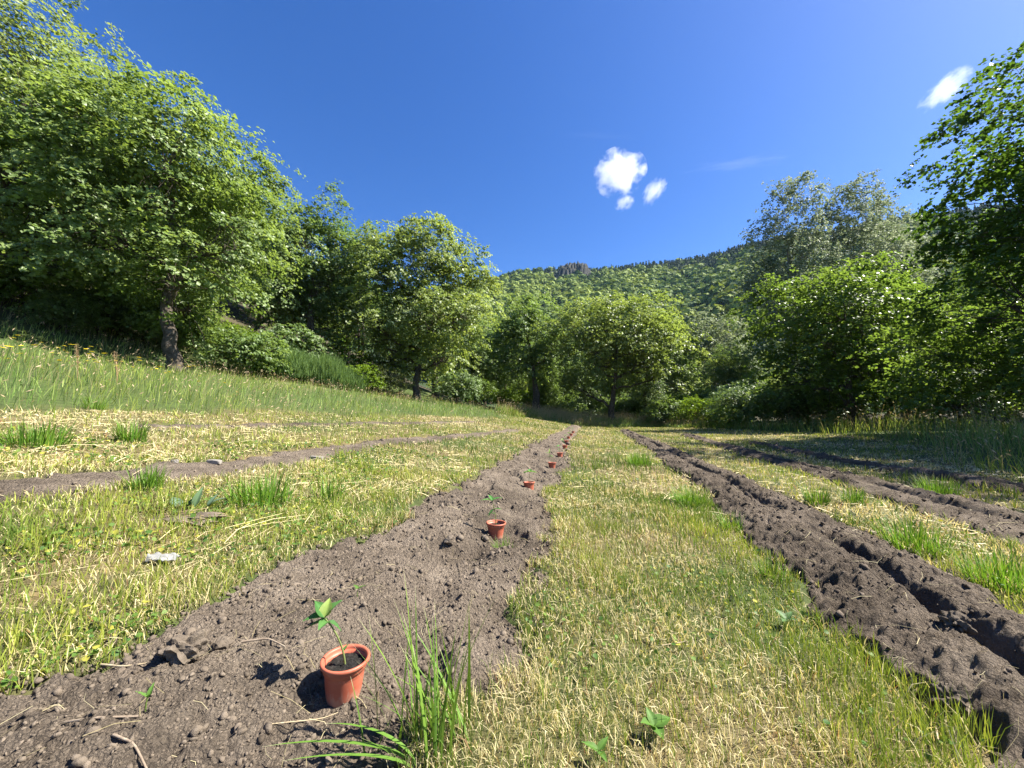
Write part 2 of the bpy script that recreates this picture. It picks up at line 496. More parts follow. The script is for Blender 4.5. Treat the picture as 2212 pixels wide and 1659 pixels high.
# ------------------------------------------------------------------ grass
def blade_geo(bx, by, bz, h, w, az, lean, col, tipcol=None, detailed=True, faz=None):
    n = len(bx)
    base = np.stack([bx, by, bz], -1)
    ld = np.stack([np.cos(az), np.sin(az), np.zeros(n)], -1)
    fa = rng.random(n) * math.pi if faz is None else faz
    sd = np.stack([np.cos(fa), np.sin(fa), np.zeros(n)], -1)
    up = np.array([0, 0, 1.0])
    tip = base + up * (h * (1 - .45 * lean ** 1.5))[:, None] + ld * (h * lean)[:, None]
    tipcol = col if tipcol is None else tipcol
    if detailed:
        mid = base + up * (h * .56)[:, None] + ld * (h * lean * .46)[:, None]
        v = np.stack([base - sd * (w * .5)[:, None], base + sd * (w * .5)[:, None], mid - sd * (w * .42)[:, None], mid + sd * (w * .42)[:, None], tip], 1)
        o = (np.arange(n) * 5)[:, None]
        q = np.concatenate([o, o + 1, o + 3, o + 2], 1); t = np.concatenate([o + 2, o + 3, o + 4], 1)
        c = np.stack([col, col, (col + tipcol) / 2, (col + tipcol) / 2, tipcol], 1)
        return v.reshape(-1, 3), q, t, c.reshape(-1, 3)
    v = np.stack([base - sd * (w * .5)[:, None], base + sd * (w * .5)[:, None], tip], 1)
    o = (np.arange(n) * 3)[:, None]
    t = np.concatenate([o, o + 1, o + 2], 1)
    c = np.stack([col, col, tipcol], 1)
    return v.reshape(-1, 3), None, t, c.reshape(-1, 3)

G_DARK = np.array([.050, .105, .018]); G_MID = np.array([.15, .225, .030]); G_YEL = np.array([.36, .385, .065])
STRAW = np.array([.60, .50, .24]); STRAW2 = np.array([.74, .65, .38]); RED = np.array([.24, .12, .06])

def mixc(a, b, t): return a[None] * (1 - t[:, None]) + b[None] * t[:, None]

def dryness(x, y):
    """0 fresh green .. 1 dried mulch, in patches"""
    s = s_of(x, y)
    d = fbm(x * .55 + 3, y * .55, 101, 3) * .9 + fbm(x * 3.1, y * 3.1, 103, 2) * .35
    d = sstep(.38, .92, d)
    d = d - .45 * sstep(-1.2, -2.4, s) * sstep(3.2, 1.2, y) * sstep(.3, .6, fbm(x * 1.3, y * 1.3, 107, 2))   # clover corner at lower left
    d = d + .18 * sstep(-3.4, -4.6, s) + .22 * sstep(.3, .8, np.exp(-((s - .35) / .35) ** 2)) * sstep(4, 1.5, y)
    return np.clip(d, 0, 1)

def mown(n, r0, r1, power, detailed, hmul, wmul):
    xs, ys_, rs = scatter_view(n, r0, r1, power)
    zz, mk = land(xs, ys_)
    md = meadow(xs, ys_)
    keep = (mk < .25 + .5 * (rng.random(n) < .12)) & (md < .3)
    xs, ys_, zz, rs = [a[keep] for a in (xs, ys_, zz, rs)]
    m = len(xs)
    dr = dryness(xs, ys_); rv = rng.random(m)
    isdry = rng.random(m) < .19 + .66 * dr
    tall = sstep(.5, .75, fbm(xs * 3.1, ys_ * 3.1, 121, 2))
    h = hmul * (.026 + .055 * rng.random(m) ** 1.6 + .085 * tall * rng.random(m)) * np.where(isdry, .75, 1.0)
    w = wmul * (.0014 + .0016 * rng.random(m)) * np.clip(rs / 1.4, .75, 99) ** .72
    az = rng.random(m) * 2 * math.pi
    lean = np.where(isdry, .25 + .75 * rng.random(m), .05 + .65 * rng.random(m) ** 1.5)
    green = mixc(G_DARK, G_MID, np.clip(rv * 1.3, 0, 1)); yel = mixc(G_MID, G_YEL, rv)
    hue = fbm(xs * .9, ys_ * .9, 131, 2)[:, None]
    g = green * (1 - sstep(.3, .6, hue)) + yel * sstep(.3, .6, hue)
    dcol = mixc(STRAW, STRAW2, rng.random(m)) * (.62 + .5 * rng.random(m))[:, None]
    redd = (rng.random(m) < .05)[:, None]
    dcol = np.where(redd, RED * 1.3, dcol)
    col = np.where(isdry[:, None], dcol, g)
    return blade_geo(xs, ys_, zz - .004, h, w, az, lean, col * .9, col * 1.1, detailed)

mb = MB()
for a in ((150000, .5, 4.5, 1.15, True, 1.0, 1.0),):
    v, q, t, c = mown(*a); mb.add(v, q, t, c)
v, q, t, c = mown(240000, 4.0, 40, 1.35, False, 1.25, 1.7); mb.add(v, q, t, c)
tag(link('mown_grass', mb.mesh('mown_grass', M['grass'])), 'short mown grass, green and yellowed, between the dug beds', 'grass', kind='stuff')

# cut hay lying about: short clippings everywhere, long strands in swathes
def strands(n, r0, r1, power, L0, L1, aligned, on_soil=False, cmul=1.0, wbase=.0017, lift=.02, dense=None):
    xs, ys_, rs = scatter_view(n, r0, r1, power)
    zz, mk = land(xs, ys_)
    md = meadow(xs, ys_)
    keep = ((mk > .6) if on_soil else (mk < .3)) & (md < .2)
    if dense is not None: keep &= rng.random(n) < dense(xs, ys_)
    xs, ys_, zz, rs = [a[keep] for a in (xs, ys_, zz, rs)]
    m = len(xs)
    L = L0 + (L1 - L0) * rng.random(m) ** 1.8
    az = rng.random(m) * math.pi * 2
    if aligned is not None: az = aligned + rng.normal(size=m) * .33
    w = wbase * (.7 + .8 * rng.random(m)) * np.clip(rs / 1.4, .8, 99) ** .7
    ca, sa = np.cos(az), np.sin(az)
    bend = rng.normal(size=m) * .07
    pts = []
    for f in (-.5, 0, .5):
        px = xs + ca * L * f - sa * L * bend * (f * f * 4 - .5); py = ys_ + sa * L * f + ca * L * bend * (f * f * 4 - .5)
        pts.append([px, py])
    z0 = land(pts[0][0], pts[0][1])[0]; z2 = land(pts[2][0], pts[2][1])[0]
    zl = lift * rng.random(m) + (.004 if on_soil else .008)
    zs = [z0 + zl, np.maximum(zz, (z0 + z2) / 2) + zl + rng.random(m) * lift * .6, z2 + zl + lift * (rng.random(m) - .3)]
    tw = rng.random(m) * 1.2 - .6
    v = []
    for (px, py), pz in zip(pts, zs):
        for sgn in (-1, 1):
            v.append(np.stack([px - sgn * sa * w * .5, py + sgn * ca * w * .5, pz + sgn * w * .5 * tw], -1))
    v = np.stack(v, 1)
    o = (np.arange(m) * 6)[:, None]
    q = np.concatenate([np.concatenate([o, o + 1, o + 3, o + 2], 1), np.concatenate([o + 2, o + 3, o + 5, o + 4], 1)])
    col = mixc(STRAW, STRAW2, rng.random(m)) * (cmul * (.65 + .5 * rng.random(m)))[:, None]
    return v.reshape(-1, 3), q, None, np.repeat(col, 6, 0)

ROWAZ = math.atan2(1, .22)
mb = MB()
mb.add(*strands(42000, .5, 5, 1.2, .012, .05, None, wbase=.0011, cmul=.85, dense=lambda x, y: .08 + .92 * dryness(x, y) ** 1.3))
mb.add(*strands(36000, 3.5, 30, 1.4, .04, .16, None, wbase=.0024, dense=lambda x, y: .15 + .85 * dryness(x, y)))
sw = lambda x, y: (sstep(.62, .8, fbm(s_of(x, y) * 1.6, y * .35, 141, 2)) * .9 + .03) * np.where(s_of(x, y) < -1.2, 1.5, .10)
mb.add(*strands(9000, .8, 14, 1.2, .12, .55, ROWAZ, wbase=.0014, lift=.03, dense=sw))
tag(link('cut_hay', mb.mesh('cut_hay', M['straw'])), 'pale dry cut hay strands scattered over the mown grass', 'hay', kind='stuff')
mb = MB()
mb.add(*strands(4200, .75, 20, 1.5, .02, .13, None, on_soil=True, cmul=.55, wbase=.0010, lift=.010))
tag(link('straw_bits', mb.mesh('straw_bits', M['straw'])), 'bits of straw and root strewn on the dug soil', 'straw', kind='stuff')

# clover and weed leaves among the grass
def weeds(n, r0, r1, power, size):
    xs, ys_, rs = scatter_view(n, r0, r1, power)
    zz, mk = land(xs, ys_); md = meadow(xs, ys_)
    s = s_of(xs, ys_)
    cl = sstep(.42, .62, fbm(xs * 2.0, ys_ * 2.0, 151, 2))
    dens = np.where(s < -1.0, .9, .16) * cl
    keep = (mk < .15) & (md < 0) & (rng.random(n) < dens)
    xs, ys_, zz, rs = [a[keep] for a in (xs, ys_, zz, rs)]
    m = len(xs)
    a, b, c = rand_frames(m, up=2.2)
    L = size * (.5 + .8 * rng.random(m)) * np.clip(rs / 1.6, .8, 9) ** .4; W = L * (.38 + .2 * rng.random(m))
    ctr = np.stack([xs, ys_, zz + .008 + .035 * rng.random(m)], -1)
    k5 = [(-.5, 0), (-.12, .5), (.3, .38), (.55, 0), (.3, -.38), (-.12, -.5)]
    v = np.stack([ctr + b * (L * p)[:, None] + c * (W * 2 * q_)[:, None] + a * (abs(q_) * L * .25)[:, None] for p, q_ in k5], 1)
    o = (np.arange(m) * 6)[:, None]
    q = np.concatenate([np.concatenate([o, o + 1, o + 2, o + 3], 1), np.concatenate([o, o + 3, o + 4, o + 5], 1)])
    rv = rng.random(m)
    col = mixc(np.array([.05, .12, .022]), np.array([.15, .23, .04]), rv)
    yl = rng.random(m) < .16
    col = np.where(yl[:, None], np.array([.38, .36, .06]) * (.7 + .5 * rv)[:, None], col)
    return v.reshape(-1, 3), q, None, np.repeat(col, 6, 0)
mb = MB()
mb.add(*weeds(54000, .55, 6, 1.2, .016))
tag(link('clover', mb.mesh('clover', M['grass'])), 'clover and small broad weed leaves growing among the mown grass', 'clover', kind='stuff')

# tall meadow grass on the slope, behind the field and at the right
def tall(n, xlo, xhi, ylo, yhi, cond, hlo, hhi, w0, seedheads, az0, name, label):
    xs = xlo + (xhi - xlo) * rng.random(n); ys_ = ylo + (yhi - ylo) * rng.random(n) 
    md = meadow(xs, ys_)
    keep = (md > -.2) & cond(xs, ys_, md)
    xs, ys_, md = xs[keep], ys_[keep], md[keep]
    m = len(xs); zz = terr(xs, ys_); rs = np.hypot(xs, ys_)
    ed = .45 + .55 * sstep(-.2, 1.6, md)
    hn = .7 + .6 * fbm(xs * .8, ys_ * .8, 161, 2)
    head = rng.random(m) < seedheads * (.45 + 1.1 * sstep(.35, .65, fbm(xs * .35 + 9, ys_ * .35, 165, 2)))
    h = (hlo + (hhi - hlo) * rng.random(m)) * ed * hn * np.where(head, 1.25, .85)
    w = w0 * (.7 + .6 * rng.random(m)) * np.clip(rs / 6, .8, 5) ** .8 * np.where(head, .45, 1)
    az = az0 + rng.normal(size=m) * 1.3
    lean = .05 + .75 * rng.random(m) ** 1.3
    rv = rng.random(m)
    hue = sstep(.35, .65, fbm(xs * .5, ys_ * .5, 163, 2))[:, None]
    g = mixc(np.array([.08, .165, .035]), np.array([.25, .34, .09]), rv) * (1 - hue * .6) + mixc(G_MID, G_YEL, rv) * hue * .6
    tan = mixc(np.array([.42, .34, .19]), np.array([.50, .36, .25]), rng.random(m))
    col = np.where(head[:, None], g * .6 + tan * .4, g)
    tip = np.where(head[:, None], tan, g * 1.15)
    mb = MB(); mb.add(*blade_geo(xs, ys_, zz - .01, h, w, az, lean, col, tip, True))
    # seed heads: slim leaf-like ears hanging from the stalk tips
    hx = np.where(head)[0]
    ld = np.stack([np.cos(az), np.sin(az), 0 * az], -1)[hx]
    tipp = np.stack([xs, ys_, zz], -1)[hx] + np.array([0, 0, 1.0]) * (h * (1 - .45 * lean ** 1.5))[hx, None] + ld * (h * lean)[hx, None]
    L = (.035 + .045 * rng.random(len(hx))) * np.clip(rs[hx] / 8, .8, 2) ** .5; W = L * .10
    dr = ld * .6 + np.stack([rng.normal(size=len(hx)) * .3, rng.normal(size=len(hx)) * .3, .5 + 0 * L], -1)
    dr /= np.linalg.norm(dr, axis=1)[:, None]
    sd = np.cross(dr, rng.normal(size=(len(hx), 3))); sd /= np.linalg.norm(sd, axis=1)[:, None]
    p0 = tipp - dr * (L * .3)[:, None]; p1 = tipp + dr * (L * .7)[:, None]; pm = (p0 + p1) / 2
    v = np.stack([p0, pm - sd * W[:, None], p1, pm + sd * W[:, None]], 1)
    o = (np.arange(len(hx)) * 4)[:, None]
    mb.add(v.reshape(-1, 3), np.concatenate([o, o + 1, o + 2, o + 3], 1), None, np.repeat(tan[hx] * 1.15, 4, 0))
    tag(link(name, mb.mesh(name, M['grass'])), label, 'grass', kind='stuff')

dens = lambda k0: (lambda x, y, md: (rng.random(len(x)) < np.clip(k0 / np.hypot(x, y) ** 1.3, .05, 1)) & (x > -1.62 * y - 3))
tall(165000, -31, 2, 2.2, 30, lambda x, y, md: (s_of(x, y) < -5) & (s_of(x, y) > -27) & dens(11)(x, y, md), .21, .44, .0055, .24, .3, 'meadow_grass', 'tall meadow grass with pinkish seed heads on the left slope')
tall(38000, -4, 16, 26.5, 36, lambda x, y, md: (s_of(x, y) > -7), .45, .95, .0085, .45, .3, 'meadow_grass', 'tall seeding grass along the far end of the field below the trees')
tall(60000, 5, 24, 1.5, 26, lambda x, y, md: (x > xr_edge(y) - .5) & dens(11)(x, y, md) & (x < 1.62 * y + 4), .55, 1.05, .0075, .45, 3.6, 'meadow_grass', 'tall seeding grass in the shade at the right edge of the field')

# ------------------------------------------------------------------ trees
def auto_lobes(r, env, n, size=(.36, .52), low=-.75, rrp=.7):
    cx, cy_, cz, rx, ry, rz = env
    out = []
    ga = math.pi * (3 - 5 ** .5); off = r.random() * 6
    for i in range(n):
        zt = .90 - (i + .5) / n * (.90 - low)
        rr = math.sqrt(max(0, 1 - zt * zt)) ** rrp; a = i * ga + off + r.normal() * .25
        f = .62 + .14 * r.normal()
        f = min(max(f, .35), .82) * (.92 if zt > .72 else 1.0)
        sz = size[0] + (size[1] - size[0]) * r.random()
        out.append((cx + rx * rr * math.cos(a) * f, cy_ + ry * rr * math.sin(a) * f, cz + rz * zt * f, rx * sz, ry * sz, rz * sz * (.75 + .3 * r.random())))
    out.append((cx, cy_, cz + rz * .1, rx * .45, ry * .45, rz * .5))
    return out

def build_tree(seed, base, env, trunk_r, fork_z, nlobes, nsprays, nleaf, leaf, spray, cols, white=0.0, lobes=None, lean=(0, 0), stems=1, rrp=.7,
               mat='leaf', bark='bark', flat=.42, aspect=.80, low=-.75, deadtwigs=0, size=(.36, .52)):
    """tapered trunk with limbs and twigs; a crown of leafy sprays on the twig ends. Returns (trunk mesh, crown mesh), origin at the base."""
    r = np.random.default_rng(seed)
    base = np.array(base, float)
    env = (env[0] - base[0], env[1] - base[1], env[2] - base[2], *env[3:])
    lob = auto_lobes(r, env, nlobes, size, low, rrp) if lobes is None else [(l[0] - base[0], l[1] - base[1], l[2] - base[2], *l[3:]) for l in lobes]
    L = np.array(lob)
    # sprays
    area = (L[:, 3] * L[:, 4] + L[:, 4] * L[:, 5] + L[:, 3] * L[:, 5])
    which = r.choice(len(L), nsprays, p=area / area.sum())
    d = r.normal(size=(nsprays, 3)); d[:, 2] += .25; d /= np.linalg.norm(d, axis=1)[:, None]
    rad = .62 + .42 * r.random(nsprays) ** .7
    P = L[which, :3] + d * L[which, 3:6] * rad[:, None]
    # drop sprays buried deep in other lobes
    inside = np.zeros(nsprays)
    for l in L:
        q = np.sqrt((((P - l[:3]) / l[3:6]) ** 2).sum(1)); inside += (q < .55)
    keep = (inside == 0) | (r.random(nsprays) < .45)
    keep &= P[:, 2] > .35
    P, d, which = P[keep], d[keep], which[keep]
    ns = len(P)
    # wood
    mb = MB()
    top = np.array([env[0], env[1], env[2] + env[5] * .45])
    fork = np.array([lean[0] * fork_z, lean[1] * fork_z, fork_z])
    nodes = []
    for st in range(stems):
        so = np.array([0, 0, 0.]) if st == 0 else np.array([r.normal() * trunk_r * 2.2, r.normal() * trunk_r * 1.5, 0])
        tp = top + (np.array([r.normal() * env[3] * .35, r.normal() * env[4] * .35, -abs(r.normal()) * env[5] * .2]) if st else 0)
        n = 14
        t = np.linspace(0, 1, n)[:, None]
        fk = fork + so
        path = np.where(t < .35, so + (fk - so) * (t / .35), fk + (tp - fk) * ((t - .35) / .65))
        path[:, :2] += np.cumsum(r.normal(size=(n, 2)) * env[3] * .018, 0) * (t > .1)
        tr = trunk_r * (.75 if st else 1)
        rr = tr * np.interp(t[:, 0], [0, .03, .12, .35, .6, 1], [1.55, 1.2, 1.0, .86, .45, .07])
        path[0, 2] -= .25
        mb.add(*tube(path, rr, 9))
        for k in range(4, n): nodes.append((path[k], rr[k]))
    nodesP = np.array([a for a, _ in nodes]); nodesR = np.array([b for _, b in nodes])
    limbs = []
    for li, l in enumerate(L):
        c = l[:3]
        cand = np.linalg.norm(nodesP - (c - np.array([0, 0, .35 * np.linalg.norm(c[:2] - nodesP[:, :2].mean(0))])), axis=1) + .25 * np.maximum(0, nodesP[:, 2] - c[2] + .2)
        k = int(np.argmin(cand)); p0 = nodesP[k]
        mid = (p0 + c) / 2 + np.array([0, 0, -.10 * np.linalg.norm(c - p0)]) + r.normal(size=3) * .12 * np.linalg.norm(c - p0)
        path = bez(p0, mid, c, 9)
        path[1:-1] += r.normal(size=(7, 3)) * .03 * np.linalg.norm(c - p0)
        r0 = min(nodesR[k] * .62, .35 * trunk_r + .02 * np.linalg.norm(c - p0))
        rr = np.linspace(r0, max(.012, r0 * .25), 9)
        mb.add(*tube(path, rr, 6))
        limbs.append((path, rr))
    for i in range(ns):
        path, rr = limbs[which[i]]
        k = 4 + int(r.integers(0, 5)); p0 = path[k]; p1 = P[i]
        mid = (p0 + p1) / 2 + r.normal(size=3) * .12 * np.linalg.norm(p1 - p0) + np.array([0, 0, .06 * np.linalg.norm(p1 - p0)])
        mb.add(*tube(bez(p0, mid, p1, 4), np.array([.5, .34, .2, .1]) * min(rr[k], .05), 3))
    trunk = mb.mesh('trunk', M[bark], True)
    # leaves
    nleaf = int(nleaf * .86)
    n = ns * nleaf
    ctr = np.repeat(P, nleaf, 0); out = np.repeat(d, nleaf, 0)
    up = out * .55 + np.array([0, 0, .8]); up /= np.linalg.norm(up, axis=1)[:, None]
    sz = np.repeat(spray * (.6 + .7 * r.random(ns)), nleaf)
    nt_ = 7                                             # each spray: seven twig ends, leaves bunched on them
    twig = r.normal(size=(ns, nt_, 3)) * .52
    pick = r.integers(0, nt_, size=n)
    g = twig[np.repeat(np.arange(ns), nleaf), pick] + r.normal(size=(n, 3)) * .17
    along = (g * up).sum(1)[:, None]
    g = g - along * up * (1 - flat)
    rr = np.linalg.norm(g, axis=1)[:, None]
    pos = ctr + g * sz[:, None] - np.array([0, 0, 1.0]) * (rr ** 2 * sz[:, None] * .08)
    nor = out * .35 + up * .50 + np.array(sdir) * .60 + r.normal(size=(n, 3)) * .45; nor /= np.linalg.norm(nor, axis=1)[:, None]
    ax = g * .5 + r.normal(size=(n, 3)) * .8; ax -= (ax * nor).sum(1)[:, None] * nor; ax /= np.linalg.norm(ax, axis=1)[:, None] + 1e-9
    sd = np.cross(nor, ax)
    ll = leaf * (.6 + .7 * r.random(n)); ww = ll * aspect
    fold = (ll * (.05 + .16 * r.random(n)))[:, None]
    v = np.stack([pos - ax * (ll * .5)[:, None], pos + sd * (ww * .5)[:, None] + nor * fold + ax * (ll * .08)[:, None],
                  pos + ax * (ll * .5)[:, None], pos - sd * (ww * .5)[:, None] + nor * fold + ax * (ll * .08)[:, None]], 1)
    o = (np.arange(n) * 4)[:, None]
    t = np.concatenate([np.concatenate([o, o + 1, o + 2], 1), np.concatenate([o, o + 2, o + 3], 1)])
    c0, c1 = np.array(cols[0]), np.array(cols[1])
    sv = np.repeat(r.random(ns), nleaf); lv = r.random(n)
    col = mixc(c0, c1, np.clip(sv * .55 + lv * .45, 0, 1)) * (.88 + .24 * r.random(n))[:, None]
    if white:
        wsel = r.random(n) < white
        col = np.where(wsel[:, None], np.array([.40, .44, .36]) * (.7 + .5 * lv)[:, None], col)
    crown = make_mesh('crown', v.reshape(-1, 3), None, t, M[mat], np.repeat(col, 4, 0))
    return trunk, crown

def tree_thing(name, meshes, base, label, cat='tree', group=None, rz=0.0, sc=1.0, parts=('trunk', 'crown')):
    e = link(name, None, None, base, (0, 0, rz), (sc, sc, sc))
    e.empty_display_size = .5
    for n_, m_ in zip(parts, meshes): link(n_, m_, e)
    return tag(e, label, cat, group)

def gz(x, y): return float(terr(np.array([x]), np.array([y]))[0])

OAK = ((.105, .168, .042), (.240, .318, .110)); FRESH = ((.13, .19, .050), (.275, .335, .120)); DEEP = ((.06, .125, .030), (.125, .21, .055))
BRIGHT = ((.075, .138, .026), (.168, .245, .060)); MAPLE = ((.09, .155, .044), (.20, .275, .105))

# the big oak on the slope
b = (-11.55, 13.2, gz(-11.55, 13.2) - .05)
tree_thing('oak_tree', build_tree(1, b, (-12.45, 13.4, 8.6, 3.55, 3.4, 5.1), .21, 1.9, 24, 760, 112, .125, .72, OAK, lean=(-.14, 0), low=-.95), b,
           'large broad oak with a short leaning trunk on the left slope')
# tall trees of the wood at the left edge
b = (-21.5, 17.0, gz(-21.5, 17) - .05)
tall_m = build_tree(2, b, (-22.9, 17.2, 14.4, 4.0, 3.9, 7.0), .30, 4.0, 24, 640, 76, .16, .85, FRESH, low=-.9)
tree_thing('maple_tree', tall_m, b, 'tallest tree, rising out of the picture at the upper left corner')
b = (-17.6, 11.6, gz(-17.6, 11.6) - .05)
left_m = build_tree(3, b, (-17.3, 12.2, 8.8, 3.9, 3.4, 4.2), .22, 2.4, 18, 420, 84, .14, .72, OAK, low=-.9)
tree_thing('oak_tree', left_m, b, 'leafy oak cut off by the left edge, beside the large oak')
# between the oak and the second field tree
b = (-13.6, 25.6, gz(-13.6, 25.6) - .05)
slim_m = build_tree(4, b, (-14.0, 26, 10.9, 3.5, 3.1, 6.0), .16, 3.0, 18, 680, 66, .17, .68, MAPLE, stems=3, low=-.95)
tree_thing('maple_tree', slim_m, b, 'slender several stemmed tree just right of the large oak, behind it')
b = (-11.6, 29.5, gz(-11.6, 29.5) - .05)
thin_m = build_tree(5, b, (-12.7, 29.5, 11.4, 2.8, 2.6, 6.2), .13, 4.5, 15, 380, 56, .17, .65, DEEP, stems=2, low=-.9)
tree_thing('oak_tree', thin_m, b, 'thin dark crowned tree with bare twigs, left of the rounded pale green tree')
b = (-6.26, 25.3, gz(-6.26, 25.3) - .05)
rt = np.random.default_rng(606)
lobT = [(-6.7 + ox + rt.normal() * .25, 25.5 + rt.normal() * 1.3, zz_ + rt.normal() * .3, 1.95, 1.9, 1.7) for zz_, row in ((4.9, (-3.4, -1.5, .8, 3.0)), (7.3, (-3.9, -1.8, .4, 2.2, 3.8)), (9.7, (-3.3, -1.2, 1.0, 3.1)), (11.7, (-2.5, -.4, 1.6, 2.7)), (13.1, (-1.5, .5, 1.5))) for ox in row]
lobT += [(-6.7, 25.6, 7.5, 2.9, 2.7, 2.6), (-6.6, 25.6, 11, 2.5, 2.4, 2.4)]
tree_thing('ash_tree', build_tree(6, b, (-6.7, 25.6, 8.8, 4.5, 4.1, 5.7), .22, 2.2, 0, 980, 80, .16, .74, FRESH, lean=(.05, 0), lobes=lobT), b,
           'rounded pale green tree, second large one from the left, at the meadow edge')
b = (2.4, 34.5, gz(2.4, 34.5) - .05)
mid_m = build_tree(7, b, (1.3, 35, 7.9, 3.7, 3.3, 4.8), .24, 1.7, 18, 400, 64, .19, .8, MAPLE, stems=2, low=-.85)
tree_thing('oak_tree', mid_m, b, 'smaller tree with a forked dark trunk at the far end, left of centre')
b = (8.5, 32.0, gz(8.5, 32) - .05)
round_m = build_tree(8, b, (9.0, 32.3, 7.2, 5.9, 4.6, 5.3), .27, 1.8, 30, 860, 80, .18, .85, ((.12, .176, .048), (.245, .305, .105)), low=-.9, rrp=.5)
tree_thing('oak_tree', round_m, b, 'wide rounded tree with spreading dark limbs at the end of the pot row')
# right hand side
b = (17.9, 20.5, gz(17.9, 20.5) - .05)
bush_m = build_tree(9, b, (17.8, 20.6, 5.3, 4.6, 4.0, 5.1), .2, 1.0, 24, 640, 76, .16, .75, BRIGHT, low=-.95)
tree_thing('hazel_tree', bush_m, b, 'dense bright green tree on the right with branches down to the ground')
POPL = ((.13, .175, .095), (.25, .30, .18))
b = (24.4, 33.5, gz(24.4, 33.5) - .05)
lobA = [(24.4, 33.5, 19.2, 1.3, 1.3, 3.4), (26.4, 33.5, 20.4, 1.3, 1.3, 3.2), (22.6, 33.5, 16.6, 1.5, 1.5, 2.8), (25, 33.5, 15, 2.2, 2, 3), (23, 33.5, 12, 2.2, 2, 3),
        (26.5, 33.3, 15.5, 1.8, 1.8, 3), (24.8, 33, 11, 2.4, 2.2, 3), (21.6, 33.4, 12.6, 1.3, 1.3, 2.2), (26.6, 33.4, 10.5, 2, 2, 3), (23, 33.2, 8, 2, 2, 2.4)]
popA = build_tree(10, b, (24.4, 33.5, 13, 3.5, 3, 9), .28, 4, 0, 660, 58, .16, .62, POPL, white=.34, lobes=lobA, mat='poplar', bark='pale_bark', aspect=.8, flat=.8)
tree_thing('white_poplar', popA, b, 'tall white poplar with silvery leaves and pointed tops, nearer the hillside')
b = (31.0, 34.5, gz(31, 34.5) - .05)
lobB = [(31, 34.5, 19.8, 1.5, 1.5, 3.2), (32.8, 34.5, 20.6, 1.6, 1.6, 3.2), (29.4, 34.5, 17.6, 1.6, 1.6, 2.8), (31, 34, 15.4, 2.4, 2, 3), (33.6, 34.5, 16, 2, 2, 3),
        (29.5, 34, 12.5, 2.2, 2, 3), (32, 34, 11.5, 2.5, 2.2, 3), (35, 34.5, 13, 2.2, 2, 3), (30.5, 33.6, 8.5, 2.4, 2.2, 2.6), (34, 34, 9, 2.4, 2.2, 2.6)]
popB = build_tree(11, b, (31.5, 34.5, 13, 3.6, 3, 9), .3, 4, 0, 700, 58, .16, .62, POPL, white=.34, lobes=lobB, mat='poplar', bark='pale_bark', aspect=.8, flat=.8)
tree_thing('white_poplar', popB, b, 'tall white poplar with silvery leaves behind the bright green tree')
b = (37.5, 37.0, gz(37.5, 37) - .05)
tree_thing('white_poplar', popA, b, 'white poplar farthest right, half hidden by the near dark tree', rz=1.4, sc=1.02)
b = (22.3, 42.5, gz(22.3, 42.5) - .05)
tree_thing('white_poplar', build_tree(12, b, (22.4, 42.5, 7.6, 3.8, 3.2, 6.8), .2, 2.5, 16, 380, 44, .22, .6, POPL, white=.22, mat='poplar', bark='pale_bark', aspect=.8, flat=.8), b,
           'small grey green poplar between the wide rounded tree and the dense bright tree')
b = (16.3, 9.6, gz(16.3, 9.6) - .05)
near_m = build_tree(13, b, (17.8, 9.8, 7.3, 4.9, 4.5, 5.0), .27, 2.6, 28, 860, 90, .13, .72, ((.036, .085, .016), (.095, .165, .026)), low=-.9, rrp=.6)
tree_thing('alder_tree', near_m, b, 'near dark leaved tree reaching in from the right edge against the sky')
b = (18.6, 13.6, gz(18.6, 13.6) - .05)
low_m = build_tree(14, b, (18.4, 13.6, 3.0, 4.0, 3.4, 3.1), .14, .7, 16, 380, 70, .135, .62, BRIGHT, low=-.9)
tree_thing('hazel_tree', low_m, b, 'low leafy tree with backlit leaves at the right edge under the near dark tree')
b = (21.5, 5.5, gz(21.5, 5.5) - .05)
tree_thing('alder_tree', near_m, b, 'tree standing beyond the right edge whose shadow falls on the field', rz=2.2, sc=1.12)

# woodland behind: copies, each turned and scaled
wood_l = [(-27, 22, 1.0, 0), (-31, 28, 1.1, 1), (-22, 27, 1.0, 0), (-19, 32, .95, 1), (-24, 36, 1.05, 0), (-16, 37, 1.0, 1), (-35, 20, 1.1, 0), (-28, 42, 1.1, 1), (-12, 42, .85, 1), (-20, 46, 1.0, 0), (-18, 19.5, .8, 1)]
for i_, (x_, y_, s_, k_) in enumerate(wood_l):
    tree_thing('woodland_tree', (slim_m, left_m)[k_], (x_, y_, gz(x_, y_) - .1), 'tree of the wood on the slope behind the large oak', group='woodland trees on the left slope', rz=i_ * 1.37 + .4, sc=s_)
back = [(-3.5, 40, .80, 0), (-0.8, 43, .85, 1), (4.5, 46, .9, 0), (7, 50, .95, 1), (12, 44, .75, 0), (16, 47, .8, 1), (-7, 36, .8, 0), (20.5, 36.5, .62, 1), (27, 46, .9, 0), (-4, 52, 1.0, 1), (1, 58, 1.0, 0), (14, 58, 1.0, 1), (7.5, 41, .6, 0), (3.5, 39.5, .55, 1), (12.5, 36.5, .55, 0), (18, 40, .7, 0)]
for i_, (x_, y_, s_, k_) in enumerate(back):
    tree_thing('woodland_tree', (mid_m, slim_m)[k_], (x_, y_, gz(x_, y_) - .1), 'tree of the wood beyond the far end of the field', group='woodland trees beyond the field', rz=i_ * 2.1, sc=s_)
right = [(23, 24, .9, 0), (28, 20, 1.0, 0), (26, 15, .95, 1), (33, 26, 1.1, 0), (22, 29, .8, 1), (38, 33, 1.2, 0)]
